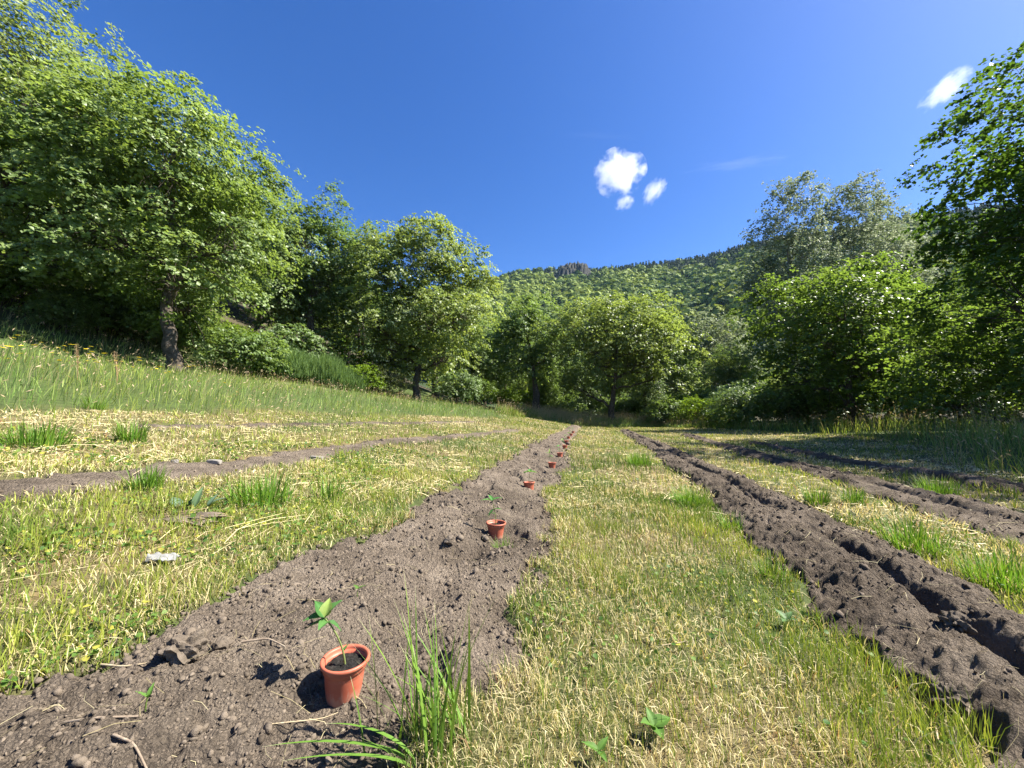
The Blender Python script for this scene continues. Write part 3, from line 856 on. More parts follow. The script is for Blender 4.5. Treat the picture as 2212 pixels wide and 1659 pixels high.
for i_, (x_, y_, s_, k_) in enumerate(right):
    tree_thing('woodland_tree', (bush_m, low_m)[k_], (x_, y_, gz(x_, y_) - .1), 'tree of the thicket behind the trees on the right', group='thicket trees on the right', rz=i_ * 1.7 + 1, sc=s_)

# ------------------------------------------------------------------ shrubs
def shrub(seed, base, rx, ry, h, nsp, nleaf, leaf, spr, cols):
    env = (base[0], base[1], base[2] + h * .5, rx, ry, h * .55)
    return build_tree(seed, base, env, .03, .25, 12, nsp, nleaf, leaf, spr, cols, stems=3, low=-.5, size=(.4, .55))
sm = [shrub(40, (0, 0, 0), 1.5, 1.2, 2.0, 170, 46, .11, .36, MAPLE), shrub(41, (0, 0, 0), 1.3, 1.1, 1.6, 150, 46, .09, .32, ((.09, .16, .02), (.17, .25, .035))),
      shrub(42, (0, 0, 0), .75, .7, 1.9, 110, 44, .06, .22, ((.10, .13, .06), (.16, .19, .09)))]
def put_shrub(name, k, x_, y_, sc, rz, label, group=None):
    return tree_thing(name, sm[k], (x_, y_, gz(x_, y_) - .08), label, 'shrub', group, rz, sc, ('stem', 'foliage'))
put_shrub('bramble_bush', 0, -11.4, 16.6, 1.1, .3, 'leafy bramble bush close right of the large oak trunk')
put_shrub('bramble_bush', 1, -8.4, 21.5, 1.0, 1.3, 'yellow green rounded bush at the right end of the broom')
put_shrub('willow_shrub', 2, -7.3, 22.5, 1.0, .5, 'small grey green upright shrub left of the second field tree')
put_shrub('willow_shrub', 2, -6.6, 22.6, .8, 2.5, 'lower grey green shrub beside the upright one')
under = [(-19.5, 15.5, 1.3), (-17, 16.2, 1.2), (-15, 17.2, 1.3), (-13.4, 18.5, 1.2), (-22, 13.8, 1.3), (-12.6, 21.5, 1.4), (-10.6, 23.8, 1.4), (-15.5, 13.2, .75), (-19, 11.2, 1.2), (-9.5, 27.5, 1.5), (-4.2, 30.5, 1.4), (-20.5, 12.9, 1.0), (-18.2, 14.0, 1.0), (-16.4, 15.0, 1.0), (-14.3, 16.0, 1.0), (-22.8, 15.6, 1.4)]
for i_, (x_, y_, s_) in enumerate(under):
    put_shrub('undergrowth_bush', 0 if i_ % 3 else 1, x_, y_, s_, i_ * 1.1, 'undergrowth bush at the shaded edge of the left wood', 'undergrowth at the left wood edge')
under2 = [(11.8, 30, 1.2), (13.6, 28.4, 1.4), (15.2, 26.4, 1.4), (13, 24.2, .9), (16.8, 24.5, 1.5), (20, 24, 1.8), (21.5, 18.5, 1.7), (-.6, 37.5, 1.3), (5.2, 38.5, 1.4), (2.8, 41, 1.5), (10.5, 38.5, 1.4), (14.5, 33, 1.6), (18, 30.5, 1.8), (22.5, 14.5, 1.5), (17, 35, 1.7), (0.8, 40, 1.6), (6.6, 42, 1.7), (9, 44, 1.8), (12.6, 40, 1.7), (-3, 39, 1.6), (4.4, 44, 1.8), (15.5, 38, 1.8), (19.5, 34, 1.8)]
for i_, (x_, y_, s_) in enumerate(under2):
    put_shrub('undergrowth_bush', i_ % 2, x_, y_, s_, i_ * 1.9, 'dark undergrowth bush below the trees along the far field edge', 'undergrowth along the far field edge')

# broom: dense upright green switches
def broom_mesh(seed, n, rx, ry, h):
    r = np.random.default_rng(seed)
    a = r.random(n) * 2 * math.pi; rr = np.sqrt(r.random(n))
    bx = np.cos(a) * rr * rx; by = np.sin(a) * rr * ry
    dome = np.sqrt(np.clip(1 - rr ** 2 * .85, 0, 1))
    nn = 3
    bx = np.repeat(bx, nn) + r.normal(size=n * nn) * .08; by = np.repeat(by, nn) + r.normal(size=n * nn) * .08
    dome = np.repeat(dome, nn)
    lo = r.random(n * nn) * .65
    hh = h * dome * (.35 + .25 * r.random(n * nn))
    az = np.arctan2(by, bx) + r.normal(size=n * nn) * .7
    c = mixc(np.array([.085, .15, .045]), np.array([.16, .24, .075]), r.random(n * nn))
    return make_mesh('foliage', *[k for k in blade_geo(bx * (1 + .2 * lo), by * (1 + .2 * lo), h * dome * lo, hh, .018 + .012 * r.random(n * nn), az, .15 + .35 * r.random(n * nn), c, c * 1.2)][:3], M['grass'],
                     None) if False else _broom(bx, by, lo, dome, h, hh, az, c, r)
def _broom(bx, by, lo, dome, h, hh, az, c, r):
    n = len(bx)
    v, q, t, cc = blade_geo(bx * (1 + .2 * lo), by * (1 + .2 * lo), h * dome * lo, hh, .016 + .012 * r.random(n), az, .15 + .35 * r.random(n), c, c * 1.2)
    return make_mesh('foliage', v, q, t, M['grass'], cc)
def stems_mesh(seed, rx, h):
    r = np.random.default_rng(seed); mb = MB()
    for i in range(14):
        a = r.random() * 6.28; p = np.array([math.cos(a) * rx * .2, math.sin(a) * rx * .2, -.1]); e_ = np.array([math.cos(a) * rx * .6, math.sin(a) * rx * .6, h * .7])
        mb.add(*tube(bez(p, (p + e_) / 2 + np.array([0, 0, .2]), e_, 5), np.linspace(.02, .006, 5), 4))
    return mb.mesh('stem', M['bark'], True)
bm_ = broom_mesh(60, 2600, 1.3, 1.0, 1.5); bs_ = stems_mesh(61, 1.3, 1.5)
for x_, y_, s_, rz_, lab in ((-11.2, 18.8, 1.1, 0, 'fine leaved green broom bush, the left one beside the oak'), (-10.0, 20.3, 1.15, 2, 'fine leaved green broom bush, the tallest in the middle of the slope'),
                             (-9.0, 20.6, .85, 4, 'fine leaved green broom bush, the low right one')):
    tree_thing('broom_bush', (bs_, bm_), (x_, y_, gz(x_, y_) - .05), lab, 'shrub', None, rz_, s_, ('stem', 'foliage'))

# ------------------------------------------------------------------ hills
RA = [-2.5, -1.2, -.6, -.25, -.09, 0, .10, .185, .22, .35, .47, .64, .77, 1.07, 1.32, 2.5]
RE = [.40, .36, .33, .34, .366, .384, .396, .400, .394, .409, .422, .466, .495, .54, .57, .60]
YR = lambda a: np.interp(a, [-1, .2, .4, .6, .8, 1.2, 2.5], [760, 740, 660, 560, 460, 400, 380])
def hill_z(a, t):
    yr = YR(a); e = np.interp(a, RA, RE)
    top = e * yr
    x_, y_ = a * (80 + t * (yr - 80)), 80 + t * (yr - 80)
    prof = np.where(t <= 1, np.clip(t, 0, 1) ** 1.25, 1 - .9 * (t - 1))
    z = -4 + (top + 4 + .78) * prof
    gul = (fbm(a * 7 + 2, t * 1.8, 201, 3) - .5) * 34 * np.clip(t * (1.06 - t) * 4, 0, 1)
    return x_, y_, z + gul
av = np.linspace(-2.4, 2.4, 200); tv = np.linspace(-.02, 1.5, 80)
A, T = np.meshgrid(av, tv)
hx, hy, hz = hill_z(A.ravel(), T.ravel())
scree = lambda a, t: sstep(.5, .66, fbm(a * 16, t * 9, 211, 2)) * np.exp(-((a - .085) / .09) ** 2) * np.exp(-((t - .86) / .10) ** 2)
sc_ = scree(A.ravel(), T.ravel())[:, None]
hc = np.array([.035, .055, .02]) * (1 - sc_) + np.array([.17, .14, .115]) * sc_
na = len(av); i = (np.arange(len(tv) - 1)[:, None] * na + np.arange(na - 1)[None, :]).ravel()
tag(link('hill', make_mesh('hill', np.stack([hx, hy, hz], -1), np.stack([i, i + 1, i + na + 1, i + na], -1), None, M['hill'], hc, True)), kind='structure')

def forest(n, amin, amax, tmin, tmax, kind, name, label, tris_per):
    a = amin + (amax - amin) * rng.random(n); t = tmin + (tmax - tmin) * np.sqrt(rng.random(n))
    keep = rng.random(n) > scree(a, t) * 1.6
    a, t = a[keep], t[keep]; n = len(a)
    x_, y_, z_ = hill_z(a, t)
    pinep = sstep(.80, .97, t + .10 * (fbm(a * 9, t * 6, 221, 2) - .5) + .10 * sstep(.4, .9, a))
    pine = rng.random(n) < pinep * .9 + .05
    h = np.where(pine, 5.0 + 3 * rng.random(n), 3.4 + 7.5 * rng.random(n) ** 1.8); r_ = np.where(pine, h * .24, h * .55)
    m = tris_per
    u = rng.random((n, m)); ang = rng.random((n, m)) * 2 * math.pi
    zz = 1 - u * 1.25; rr = np.sqrt(np.clip(1 - zz ** 2, 0, 1))
    dome = np.stack([rr * np.cos(ang) * r_[:, None], rr * np.sin(ang) * r_[:, None], (.5 + .5 * zz) * h[:, None]], -1)
    cz = u; cone = np.stack([(1 - cz) * np.cos(ang) * r_[:, None], (1 - cz) * np.sin(ang) * r_[:, None], (cz * 1.0 + .02) * h[:, None]], -1)
    p = np.where(pine[:, None, None], cone, dome) * (.85 + .3 * rng.random((n, m, 1)))
    nor = np.where(pine[:, None, None], np.stack([np.cos(ang), np.sin(ang), .5 + 0 * ang], -1), np.stack([rr * np.cos(ang), rr * np.sin(ang), zz + .25], -1))
    nor = nor + rng.normal(size=nor.shape) * .25; nor /= np.linalg.norm(nor, axis=-1)[..., None]
    s1 = np.cross(nor, rng.normal(size=nor.shape)); s1 /= np.linalg.norm(s1, axis=-1)[..., None]; s2 = np.cross(nor, s1)
    sz = (r_[:, None] * np.where(pine, .8, .62)[:, None] * (.6 + .7 * rng.random((n, m))))[..., None]
    p = p + np.stack([x_, y_, z_ - .8], -1)[:, None]
    v = np.stack([p + s1 * sz, p - s1 * sz * .5 + s2 * sz * .85, p - s1 * sz * .5 - s2 * sz * .85], 2)
    big = fbm(a * 12, t * 8, 231, 2); one = rng.random(n)
    c = mixc(np.array([.085, .14, .035]), np.array([.23, .29, .06]), np.clip(one * .6 + sstep(.35, .7, big) * .5, 0, 1))
    yel = sstep(.35, .55, a) * sstep(.62, .4, t)                    # fresh lime green wood low on the right flank
    c = c * (1 - .5 * yel[:, None]) + np.array([.26, .30, .04]) * (.5 * yel * (one > .35))[:, None]
    c = np.where(pine[:, None], np.array([.040, .062, .036]) * (.8 + .5 * one)[:, None], c)
    col = np.repeat(c, m * 3, 0)
    k = n * m
    o = link(name, make_mesh(name, v.reshape(-1, 3), None, np.arange(k * 3).reshape(-1, 3), M['far_leaf'], col))
    tag(o, label, 'forest', kind='stuff')
forest(7200, -.20, .80, .0, 1.03, 0, 'forest', 'far mixed forest covering the hillside behind the field', 36)
forest(2200, .70, 1.9, .10, 1.03, 0, 'forest', 'dark forest on the steep hill behind the trees on the right', 30)

# rocky outcrop on the ridge
r_ = np.random.default_rng(77)
av2 = np.linspace(.10, .225, 70); tv2 = np.linspace(.80, 1.02, 44)
A, T = np.meshgrid(av2, tv2)
rx_, ry_, rz_ = hill_z(A.ravel(), T.ravel())
bell = np.exp(-((A.ravel() - .166) / .040) ** 2) * np.exp(-((T.ravel() - .93) / .055) ** 2)
bell2 = np.exp(-((A.ravel() - .195) / .02) ** 2) * np.exp(-((T.ravel() - .9) / .04) ** 2) * .6 + np.exp(-((A.ravel() - .14) / .02) ** 2) * np.exp(-((T.ravel() - .9) / .04) ** 2) * .5
f = np.clip(bell + bell2, 0, 1.1)
crag = (worley(A.ravel() * 150, T.ravel() * 45, 88) + .6 * worley(A.ravel() * 330, T.ravel() * 100, 89))
zz = rz_ - 8 + f * 24 + np.where(f > .12, (crag - .7) * 11, 0)
na = len(av2); i = (np.arange(len(tv2) - 1)[:, None] * na + np.arange(na - 1)[None, :]).ravel()
q = np.stack([i, i + 1, i + na + 1, i + na], -1); q = q[(f[q] > .10).any(1)]
tag(link('rock_outcrop', make_mesh('rock_outcrop', np.stack([rx_, ry_, zz], -1), q, None, M['rock'])), 'dark craggy rock outcrop on the ridge of the far hill', 'rock')

# ------------------------------------------------------------------ pots with seedlings
def lathe(profile, seg=40):
    pr = np.array(profile, float); n = len(pr)
    a = np.arange(seg) * 2 * math.pi / seg
    v = np.stack([pr[:, 0][:, None] * np.cos(a), pr[:, 0][:, None] * np.sin(a), np.repeat(pr[:, 1][:, None], seg, 1)], -1).reshape(-1, 3)
    i = np.arange(n - 1)[:, None] * seg; j = np.arange(seg)[None, :]; k = (j + 1) % seg
    return v, np.stack([i + j, i + k, i + seg + k, i + seg + j], -1).reshape(-1, 4)

def pot_material():
    m, nt, out = new_mat('pot_plastic'); L = nt.links.new
    tc = N(nt, 'ShaderNodeTexCoord')
    n1 = N(nt, 'ShaderNodeTexNoise'); n1.inputs['Scale'].default_value = 18; n1.inputs['Detail'].default_value = 6; L(tc.outputs['Object'], n1.inputs['Vector'])
    cr = N(nt, 'ShaderNodeValToRGB'); e = cr.color_ramp.elements
    e[0].position = .3; e[0].color = (.33, .082, .045, 1); e[1].position = .7; e[1].color = (.43, .125, .070, 1)
    L(n1.outputs['Fac'], cr.inputs['Fac'])
    n2 = N(nt, 'ShaderNodeTexNoise'); n2.inputs['Scale'].default_value = 55; n2.inputs['Detail'].default_value = 8; n2.inputs['Roughness'].default_value = .75
    mp = N(nt, 'ShaderNodeMapping'); mp.inputs['Scale'].default_value = (1, 1, .45); L(tc.outputs['Object'], mp.inputs['Vector']); L(mp.outputs[0], n2.inputs['Vector'])
    mr = N(nt, 'ShaderNodeMapRange'); mr.inputs['From Min'].default_value = .56; mr.inputs['From Max'].default_value = .72; L(n2.outputs['Fac'], mr.inputs['Value'])
    mr.inputs['To Max'].default_value = .55
    sx_ = N(nt, 'ShaderNodeSeparateXYZ'); L(tc.outputs['Object'], sx_.inputs[0])
    zr = N(nt, 'ShaderNodeMapRange'); zr.inputs['From Min'].default_value = .055; zr.inputs['From Max'].default_value = .0; zr.inputs['To Max'].default_value = .42; L(sx_.outputs['Z'], zr.inputs['Value'])
    ad_ = N(nt, 'ShaderNodeMath', operation='ADD'); L(n2.outputs['Fac'], ad_.inputs[0]); L(zr.outputs[0], ad_.inputs[1]); L(ad_.outputs[0], mr.inputs['Value'])
    mx = N(nt, 'ShaderNodeMix', data_type='RGBA'); L(mr.outputs[0], mx.inputs['Factor']); L(cr.outputs[0], mx.inputs['A']); mx.inputs['B'].default_value = (.38, .24, .17, 1)
    p = N(nt, 'ShaderNodeBsdfPrincipled'); p.inputs['Roughness'].default_value = .48; p.inputs['Specular IOR Level'].default_value = .4
    L(mx.outputs['Result'], p.inputs['Base Color']); L(p.outputs[0], out.inputs['Surface'])
    return m
M['pot'] = pot_material()

PH = .120; RT = .0600; RB = .0435
bv, bq = lathe([(0, .004), (RB - .012, .004), (RB - .010, 0), (RB - .002, 0), (RB, .004), (RB + .001, .008), (RB + .0065, .045), (RT - .0055, .088), (RT - .0050, .0915), (RT - .0015, .093), (RT, .108),
                (RT - .003, .111), (RT - .0035, .095), (RB - .001, .02), (0, .02)])
pot_body = make_mesh('pot', bv, bq, None, M['pot'], None, True)
rv, rq = lathe([(RT - .0028, .1085), (RT - .002, .1165), (RT + .001, .1195), (RT + .0055, .120), (RT + .0075, .1175), (RT + .0078, .1125), (RT + .006, .1100), (RT - .0005, .1095), (RT - .0028, .1085)], 48)
pot_rim = make_mesh('rim', rv, rq, None, M['pot'], None, True)
rr_ = np.linspace(0, 1, 16); aa_ = np.arange(36) * 2 * math.pi / 36
Pp = np.stack([np.outer(rr_, np.cos(aa_)) * (RT - .0042), np.outer(rr_, np.sin(aa_)) * (RT - .0042)], -1).reshape(-1, 2)
hzs = .099 + (fbm(Pp[:, 0] * 60 + 5, Pp[:, 1] * 60, 301, 3) - .5) * .013 + (.45 - worley(Pp[:, 0] * 140, Pp[:, 1] * 140, 302)) * .005
i = (np.arange(15)[:, None] * 36); j = np.arange(36)[None, :]; k = (j + 1) % 36
pot_soil = make_mesh('potting_soil', np.column_stack([Pp, hzs]), np.stack([i + j, i + k, i + 36 + k, i + 36 + j], -1).reshape(-1, 4), None, M['potting'], None, False)

def leaf_blade(L, W, droop, fold, col, n=9, point=1.0, curl=0.0):
    """ovate leaf lying along +X, with a fold along the midrib"""
    t = np.linspace(0, 1, n)
    w = W * np.sin(math.pi * np.clip(t, 0, 1) ** (.72)) ** .85 * (1 - .25 * t * point) * .5
    w[0] = W * .03; w[-1] = 0.0008
    xx = L * t; zc = -droop * L * t ** 2
    v = []
    for s_ in (-1, -.5, 0, .5, 1):
        v.append(np.stack([xx - 0 * t, s_ * w, zc + abs(s_) * w * fold - curl * (abs(s_) * w) ** 2 * 20 + .0012 * np.sin(t * 22 + s_) * abs(s_)], -1))
    v = np.stack(v, 1).reshape(-1, 3)
    i = np.arange(n - 1)[:, None] * 5; j = np.arange(4)[None, :]
    q = np.stack([i + j, i + 5 + j, i + 6 + j, i + 1 + j], -1).reshape(-1, 4)
    g = np.repeat(np.linspace(.92, 1.08, n), 5)[:, None] * np.array(col)
    mid = np.tile(np.array([0, 0, 1., 0, 0]), n)[:, None]
    return v, q, g * (1 + .35 * mid)

def add_leaf(parent, pos, az, pitch, L, W, col, droop=.25, fold=.45, roll=0.0, name='leaf', mat='grass'):
    v, q, c = leaf_blade(L, W, droop, fold, col)
    me = make_mesh(name, v, q, None, M[mat], c, True)
    return link(name, me, parent, pos, (roll, -pitch, az))

GL = (.055, .150, .035); GL2 = (.085, .20, .05); GLY = (.22, .30, .07)
seedlings = [   # (stem lean x, lean y, height, [(height fraction, azimuth deg, pitch deg, length, width, colour)])
    dict(lean=(-.066, -.005), h=.135, lv=[(1, 200, 12, .055, .034, GL), (1, 150, 48, .058, .034, GL), (1, 95, 60, .052, .030, GLY), (1, 40, 50, .060, .030, GL2), (.97, 20, -28, .050, .018, GL), (.96, 172, -8, .075, .024, GL), (.99, 265, 15, .046, .026, GL2), (.3, 60, 50, .022, .008, GL2)]),
    dict(lean=(-.03, 0), h=.165, lv=[(1, 190, 15, .06, .026, GL2), (1, 120, 40, .05, .024, GL), (1, 20, 25, .06, .024, GL), (.7, 215, -30, .055, .020, GL), (.72, 330, 20, .045, .018, GL), (.5, 150, 10, .03, .012, GL)]),
    dict(lean=(.015, 0), h=.13, lv=[(1, 170, 8, .062, .048, GL2), (1, 10, 5, .066, .05, GL2), (1, 270, 25, .05, .04, GLY), (1, 90, 40, .05, .036, GL), (.6, 0, 0, .02, .01, GL)]),
    dict(lean=(-.045, 0), h=.16, lv=[(1, 80, 75, .07, .02, GLY), (1, 190, 20, .06, .022, GL2), (.9, 320, -10, .05, .02, GL2), (.75, 170, 5, .04, .018, GL2)]),
    dict(lean=(-.02, 0), h=.15, lv=[(1, 180, 10, .065, .035, GL), (1, 0, 20, .06, .032, GL), (1, 90, 45, .05, .03, GL2), (.7, 250, 0, .05, .025, GL)]),
]
pot_labels = ['nearest orange plastic pot with a leaning seedling, in front beside the grass clump', 'second orange pot from the front, holding a tall thin seedling',
              'third orange pot in the row, with a flat broad leaved seedling', 'fourth orange pot in the row, with a pale upright seedling',
              'fifth orange pot in the row', 'sixth orange pot in the row', 'seventh orange pot, small and near the far end of the row', 'eighth orange pot, near the far end of the row',
              'ninth orange pot, last but one in the row', 'tenth orange pot, the farthest of the row']
for pi_, (px, py) in enumerate(POTS):
    pz = float(land(np.array([px - .03, px, px + .03, px, px]), np.array([py, py - .03, py, py + .03, py]))[0].min())
    tilt = [(0, -.03), (.02, .02), (-.04, .03), (.03, -.03), (.0, .05)][pi_ % 5]
    e = link('potted_seedling', None, None, (px, py, pz - [.016, .014, .03, .02, .02][pi_ % 5]), (tilt[0], tilt[1], [2.6, .5, 1.3, 3.0, 2.1][pi_ % 5]))
    e.empty_display_size = .1
    tag(e, pot_labels[pi_], 'potted plant', 'orange pots set out along the dug bed')
    pb = link('pot', pot_body, e); link('rim', pot_rim, pb); link('potting_soil', pot_soil, e)
    sd_ = seedlings[pi_ % 5]
    ang = -e.rotation_euler[2]; ca, sa = math.cos(ang), math.sin(ang)
    lx, ly = sd_['lean'][0] * ca - sd_['lean'][1] * sa, sd_['lean'][0] * sa + sd_['lean'][1] * ca
    path = bez((0, 0, .096), (lx * .12, ly * .12, .096 + sd_['h'] * .55), (lx, ly, .096 + sd_['h']), 12)
    v, q = tube(path, np.linspace(.0030, .0019, 12), 7)
    st = link('stem', make_mesh('stem', v, q, None, M['grass'], np.tile(np.array([.22, .27, .09]), (len(v), 1)), True), e)
    for (hf, azd, pt, L_, W_, c_) in sd_['lv']:
        p_ = path[min(11, int(hf * 11.01))]
        add_leaf(st, tuple(p_), R(azd) + ang, R(pt), L_ * (1.0 if pi_ == 0 else 1.25), W_ * (1.35 if pi_ == 0 else 1.35), tuple(np.array(c_) * (1.0 if pi_ == 0 else 1.35)))

# ------------------------------------------------------------------ grass tufts that stand out
def blade_strip(p0, az, h, reach, w, col, n=8, fold=.25, droop=0.0):
    t = np.linspace(0, 1, n)
    d = np.array([math.cos(az), math.sin(az), 0]); sd = np.array([-math.sin(az), math.cos(az), 0])
    ctr = np.asarray(p0) + np.outer(reach * t ** 1.6, d) + np.outer(h * (t - droop * t ** 3), [0, 0, 1])
    ww = w * (1 - t ** 2.2) * (.75 + .25 * np.minimum(1, t * 4)) + .0004
    a = ctr - sd * (ww * .5)[:, None]; b_ = ctr + sd * (ww * .5)[:, None]; c_ = ctr - np.array([0, 0, 1]) * (ww * fold)[:, None] - d * (ww * fold * .4)[:, None]
    v = np.stack([a, c_, b_], 1).reshape(-1, 3)
    i = np.arange(n - 1)[:, None] * 3; j = np.arange(2)[None, :]
    q = np.stack([i + j, i + j + 1, i + j + 4, i + j + 3], -1).reshape(-1, 4)
    cc = np.repeat(np.linspace(.85, 1.1, n), 3)[:, None] * np.array(col)
    cc[-3:] = np.array([.50, .46, .30])
    return v, q, cc

def surf1(x_, y_): return float(land(np.array([x_]), np.array([y_]))[0][0])

r = np.random.default_rng(5)
fx, fy = -.21, 1.02
fz = surf1(fx, fy)
e = link('grass_clump', None, None, (fx, fy, fz - .01))
e.empty_display_size = .1
tag(e, 'large clump of long grass in the foreground right of the nearest pot', 'grass clump')
specs = []
for i_ in range(44):
    a = r.random() * 2 * math.pi
    specs.append((r.normal() * .062 + .02, r.normal() * .045, a if r.random() < .6 else math.pi * (.75 + .5 * r.random()), .10 + .22 * r.random(), .03 + .13 * r.random(), .0050 + .0035 * r.random()))
specs += [(-.03, .02, 2.9, .37, .045, .0065), (-.025, .01, 2.2, .33, .03, .006), (.0, .02, 3.0, .30, .10, .006), (-.02, .0, 3.1, .27, .16, .006), (.03, 0, 2.6, .31, .02, .0055), (-.05, .01, 3.0, .20, .15, .0055), (.06, -.02, .6, .24, .05, .005), (.09, 0, .9, .22, .03, .005)]
for (ox, oy, a, h_, re_, w_) in specs:
    gcol = np.array([.105, .205, .032]) * (.75 + .6 * r.random()) + np.array([.05, .04, 0]) * r.random()
    v, q, c = blade_strip((ox, oy, 0), a, h_ * 1.12, re_, w_, gcol)
    link('blade', make_mesh('blade', v, q, None, M['grass'], c, True), e)
for (oy, az_, h_, re_, w_, dr) in ((-.06, 3.22, .125, .34, .012, .50), (-.055, 3.08, .135, .22, .011, .42), (-.07, 3.32, .10, .28, .010, .40)):
    v, q, c = blade_strip((-.01, oy, .01), az_, h_, re_, w_, (.13, .25, .035), 12, .12, dr)
    link('blade', make_mesh('blade', v, q, None, M['grass'], c, True), e)

def tuft_mesh(seed, n, rad, h, w, tone):
    r = np.random.default_rng(seed); mb = MB()
    for i_ in range(n):
        a = r.random() * 6.28; rr = rad * math.sqrt(r.random())
        col = np.array(tone) * (.75 + .6 * r.random()) + np.array([.06, .05, 0]) * r.random()
        mb.add(*[k for k in _tr(blade_strip((math.cos(a) * rr, math.sin(a) * rr, 0), a + r.normal() * .6, h * (.3 + .75 * r.random()), h * (.08 + .55 * r.random() ** 1.5), w * (.7 + .5 * r.random()), col, 5))])
    return mb.mesh('blades', M['grass'], True)
def _tr(x): return x[0], x[1], None, x[2]
TM = [tuft_mesh(70, 150, .105, .25, .0075, (.085, .195, .022)), tuft_mesh(71, 220, .19, .27, .0075, (.09, .205, .024)), tuft_mesh(72, 90, .10, .19, .006, (.09, .20, .026))]
tufts = [
    (-3.85, 3.17, 1, 1.0, 'wide tuft of green grass at the left edge, above the left dug strip'),
    (-3.66, 3.75, 0, 1.05, 'spiky tuft of grass on pale hay above the left dug strip'),
    (-2.33, 2.52, 0, .75, 'bright tuft overhanging the lower edge of the left dug strip'),
    (-1.68, 2.66, 1, .95, 'broad tuft of upright grass between the left strip and the pot bed'),
    (-1.40, 3.02, 2, 1.1, 'thinner tuft of grass right of the broad tuft, left of the pot bed'),
    (1.70, 3.80, 1, .78, 'bright tuft at the left rim of the trench bed'),
    (2.27, 7.0, 1, 1.1, 'distant pale tuft left of the far part of the trench bed'),
    (3.0, 3.9, 0, .95, 'tuft beyond the trench bed, the left of the pair'),
    (3.38, 3.92, 0, .85, 'tuft beyond the trench bed, the right of the pair'),
    (2.62, 2.60, 1, .88, 'dense upright tuft growing against the far rim of the trench bed'),
    (2.50, 2.05, 1, .80, 'wide tuft near the right edge beyond the trench bed'),
    (2.56, 1.82, 0, .85, 'tuft cut off by the right edge beyond the trench bed'),
    (1.62, 2.95, 2, .8, 'small tuft on the near rim of the trench bed, halfway along'),
    (1.36, 2.1, 2, .7, 'low tuft in the grass just left of the trench bed'),
    (4.9, 4.55, 1, .9, 'tuft by the second dug bed at the edge of the shade'),
    (-.05, 2.45, 2, .55, 'little tuft in front of the second pot'),
    (-5.6, 5.2, 2, 1.2, 'green tuft at the foot of the tall meadow grass'),
]
for (x_, y_, k_, s_, lab) in tufts:
    z0 = surf1(x_, y_)
    e = link('grass_tuft', None, None, (x_, y_, z0 - .01), (0, 0, x_ * 3.1), (s_, s_, s_)); e.empty_display_size = .05
    link('blades', TM[k_], e); tag(e, lab, 'grass tuft', 'tufts standing above the mown grass')

# ------------------------------------------------------------------ flowers and docks in the meadow
mb = MB()
v, q = tube([(0, 0, 0), (.01, 0, .2), (.0, .01, .40)], [.0022, .0018, .0015], 4); mb.add(v, q, None, np.array([.10, .16, .05]))
fl_stem = mb.mesh('stem', M['grass'], True)
mb = MB(); npet = 11
for i_ in range(npet):
    a = i_ * 2 * math.pi / npet; ca, sa = math.cos(a), math.sin(a)
    p = np.array([[.003, 0, .402], [.012, .0045, .404], [.019, 0, .402], [.012, -.0045, .404]])
    p = np.stack([p[:, 0] * ca - p[:, 1] * sa, p[:, 0] * sa + p[:, 1] * ca, p[:, 2]], -1)
    mb.add(p, [[0, 1, 2, 3]], None, np.array([.82, .66, .03]))
v = ICO_V * np.array([.005, .005, .003]) + np.array([0, 0, .403]); mb.add(v, None, ICO_T, np.array([.70, .48, .02]))
fl_head = mb.mesh('flower_head', M['straw'])
r = np.random.default_rng(19)
cl = [(-8.3, 7.0, .45, 16), (-7.4, 7.2, .5, 14), (-6.5, 5.6, .8, 9), (-9.0, 6.2, .8, 7), (-7.2, 6.0, 1.0, 9), (-6.4, 7.3, .5, 7)]
for cx_, cy_, sp_, n_ in cl:
    for i_ in range(n_):
        x_, y_ = cx_ + r.normal() * sp_, cy_ + r.normal() * sp_ * .6
        if meadow(np.array([x_]), np.array([y_]))[0] < .3: continue
        sc = .9 + .5 * r.random()
        e = link('yellow_wildflower', None, None, (x_, y_, gz(x_, y_)), (r.normal() * .15, r.normal() * .15, r.random() * 6), (sc * 1.45, sc * 1.45, sc * 1.25)); e.empty_display_size = .03
        link('stem', fl_stem, e); link('flower_head', fl_head, e)
        tag(e, 'small yellow wildflower in the tall grass left of the oak', 'flower', 'yellow wildflowers in the left meadow')

def dock(seed):
    r = np.random.default_rng(seed); mb = MB(); mb2 = MB()
    for i_ in range(4):
        a = r.random() * 6.28; tp = np.array([math.cos(a) * .12, math.sin(a) * .12, .75 + .25 * r.random()])
        path = bez((0, 0, 0), (0, 0, .4), tp, 8)
        v, q = tube(path, np.linspace(.006, .003, 8), 5); mb.add(v, q, None, np.array([.30, .19, .10]))
        for k_ in range(90):
            t = .45 + .55 * r.random(); p = path[min(7, int(t * 7.99))] + r.normal(size=3) * np.array([.018, .018, .02])
            a_, b_, c_ = r.normal(size=(3, 3)); 
            v = np.array([p, p + a_ * .011, p + b_ * .011]); mb2.add(v, None, [[0, 1, 2]], np.array([.36, .24, .13]) * (.7 + .5 * r.random()))
    return mb.mesh('stem', M['straw'], True), mb2.mesh('seed_head', M['straw'])
for (x_, y_, lab, sd_) in ((-8.3, 7.35, 'rusty brown dock stalk above the yellow flowers, the left one', 1), (-7.95, 7.75, 'rusty brown dock stalk above the yellow flowers, the right one', 2)):
    m1, m2 = dock(sd_)
    dk = tree_thing('dock_plant', (m1, m2), (x_, y_, gz(x_, y_)), lab, 'plant', None, 0, .68, ('stem', 'seed_head'))
    for ch in bpy.data.objects:
        if ch.parent == dk and ch.name.startswith('seed_head'): ch['kind'] = 'stuff'

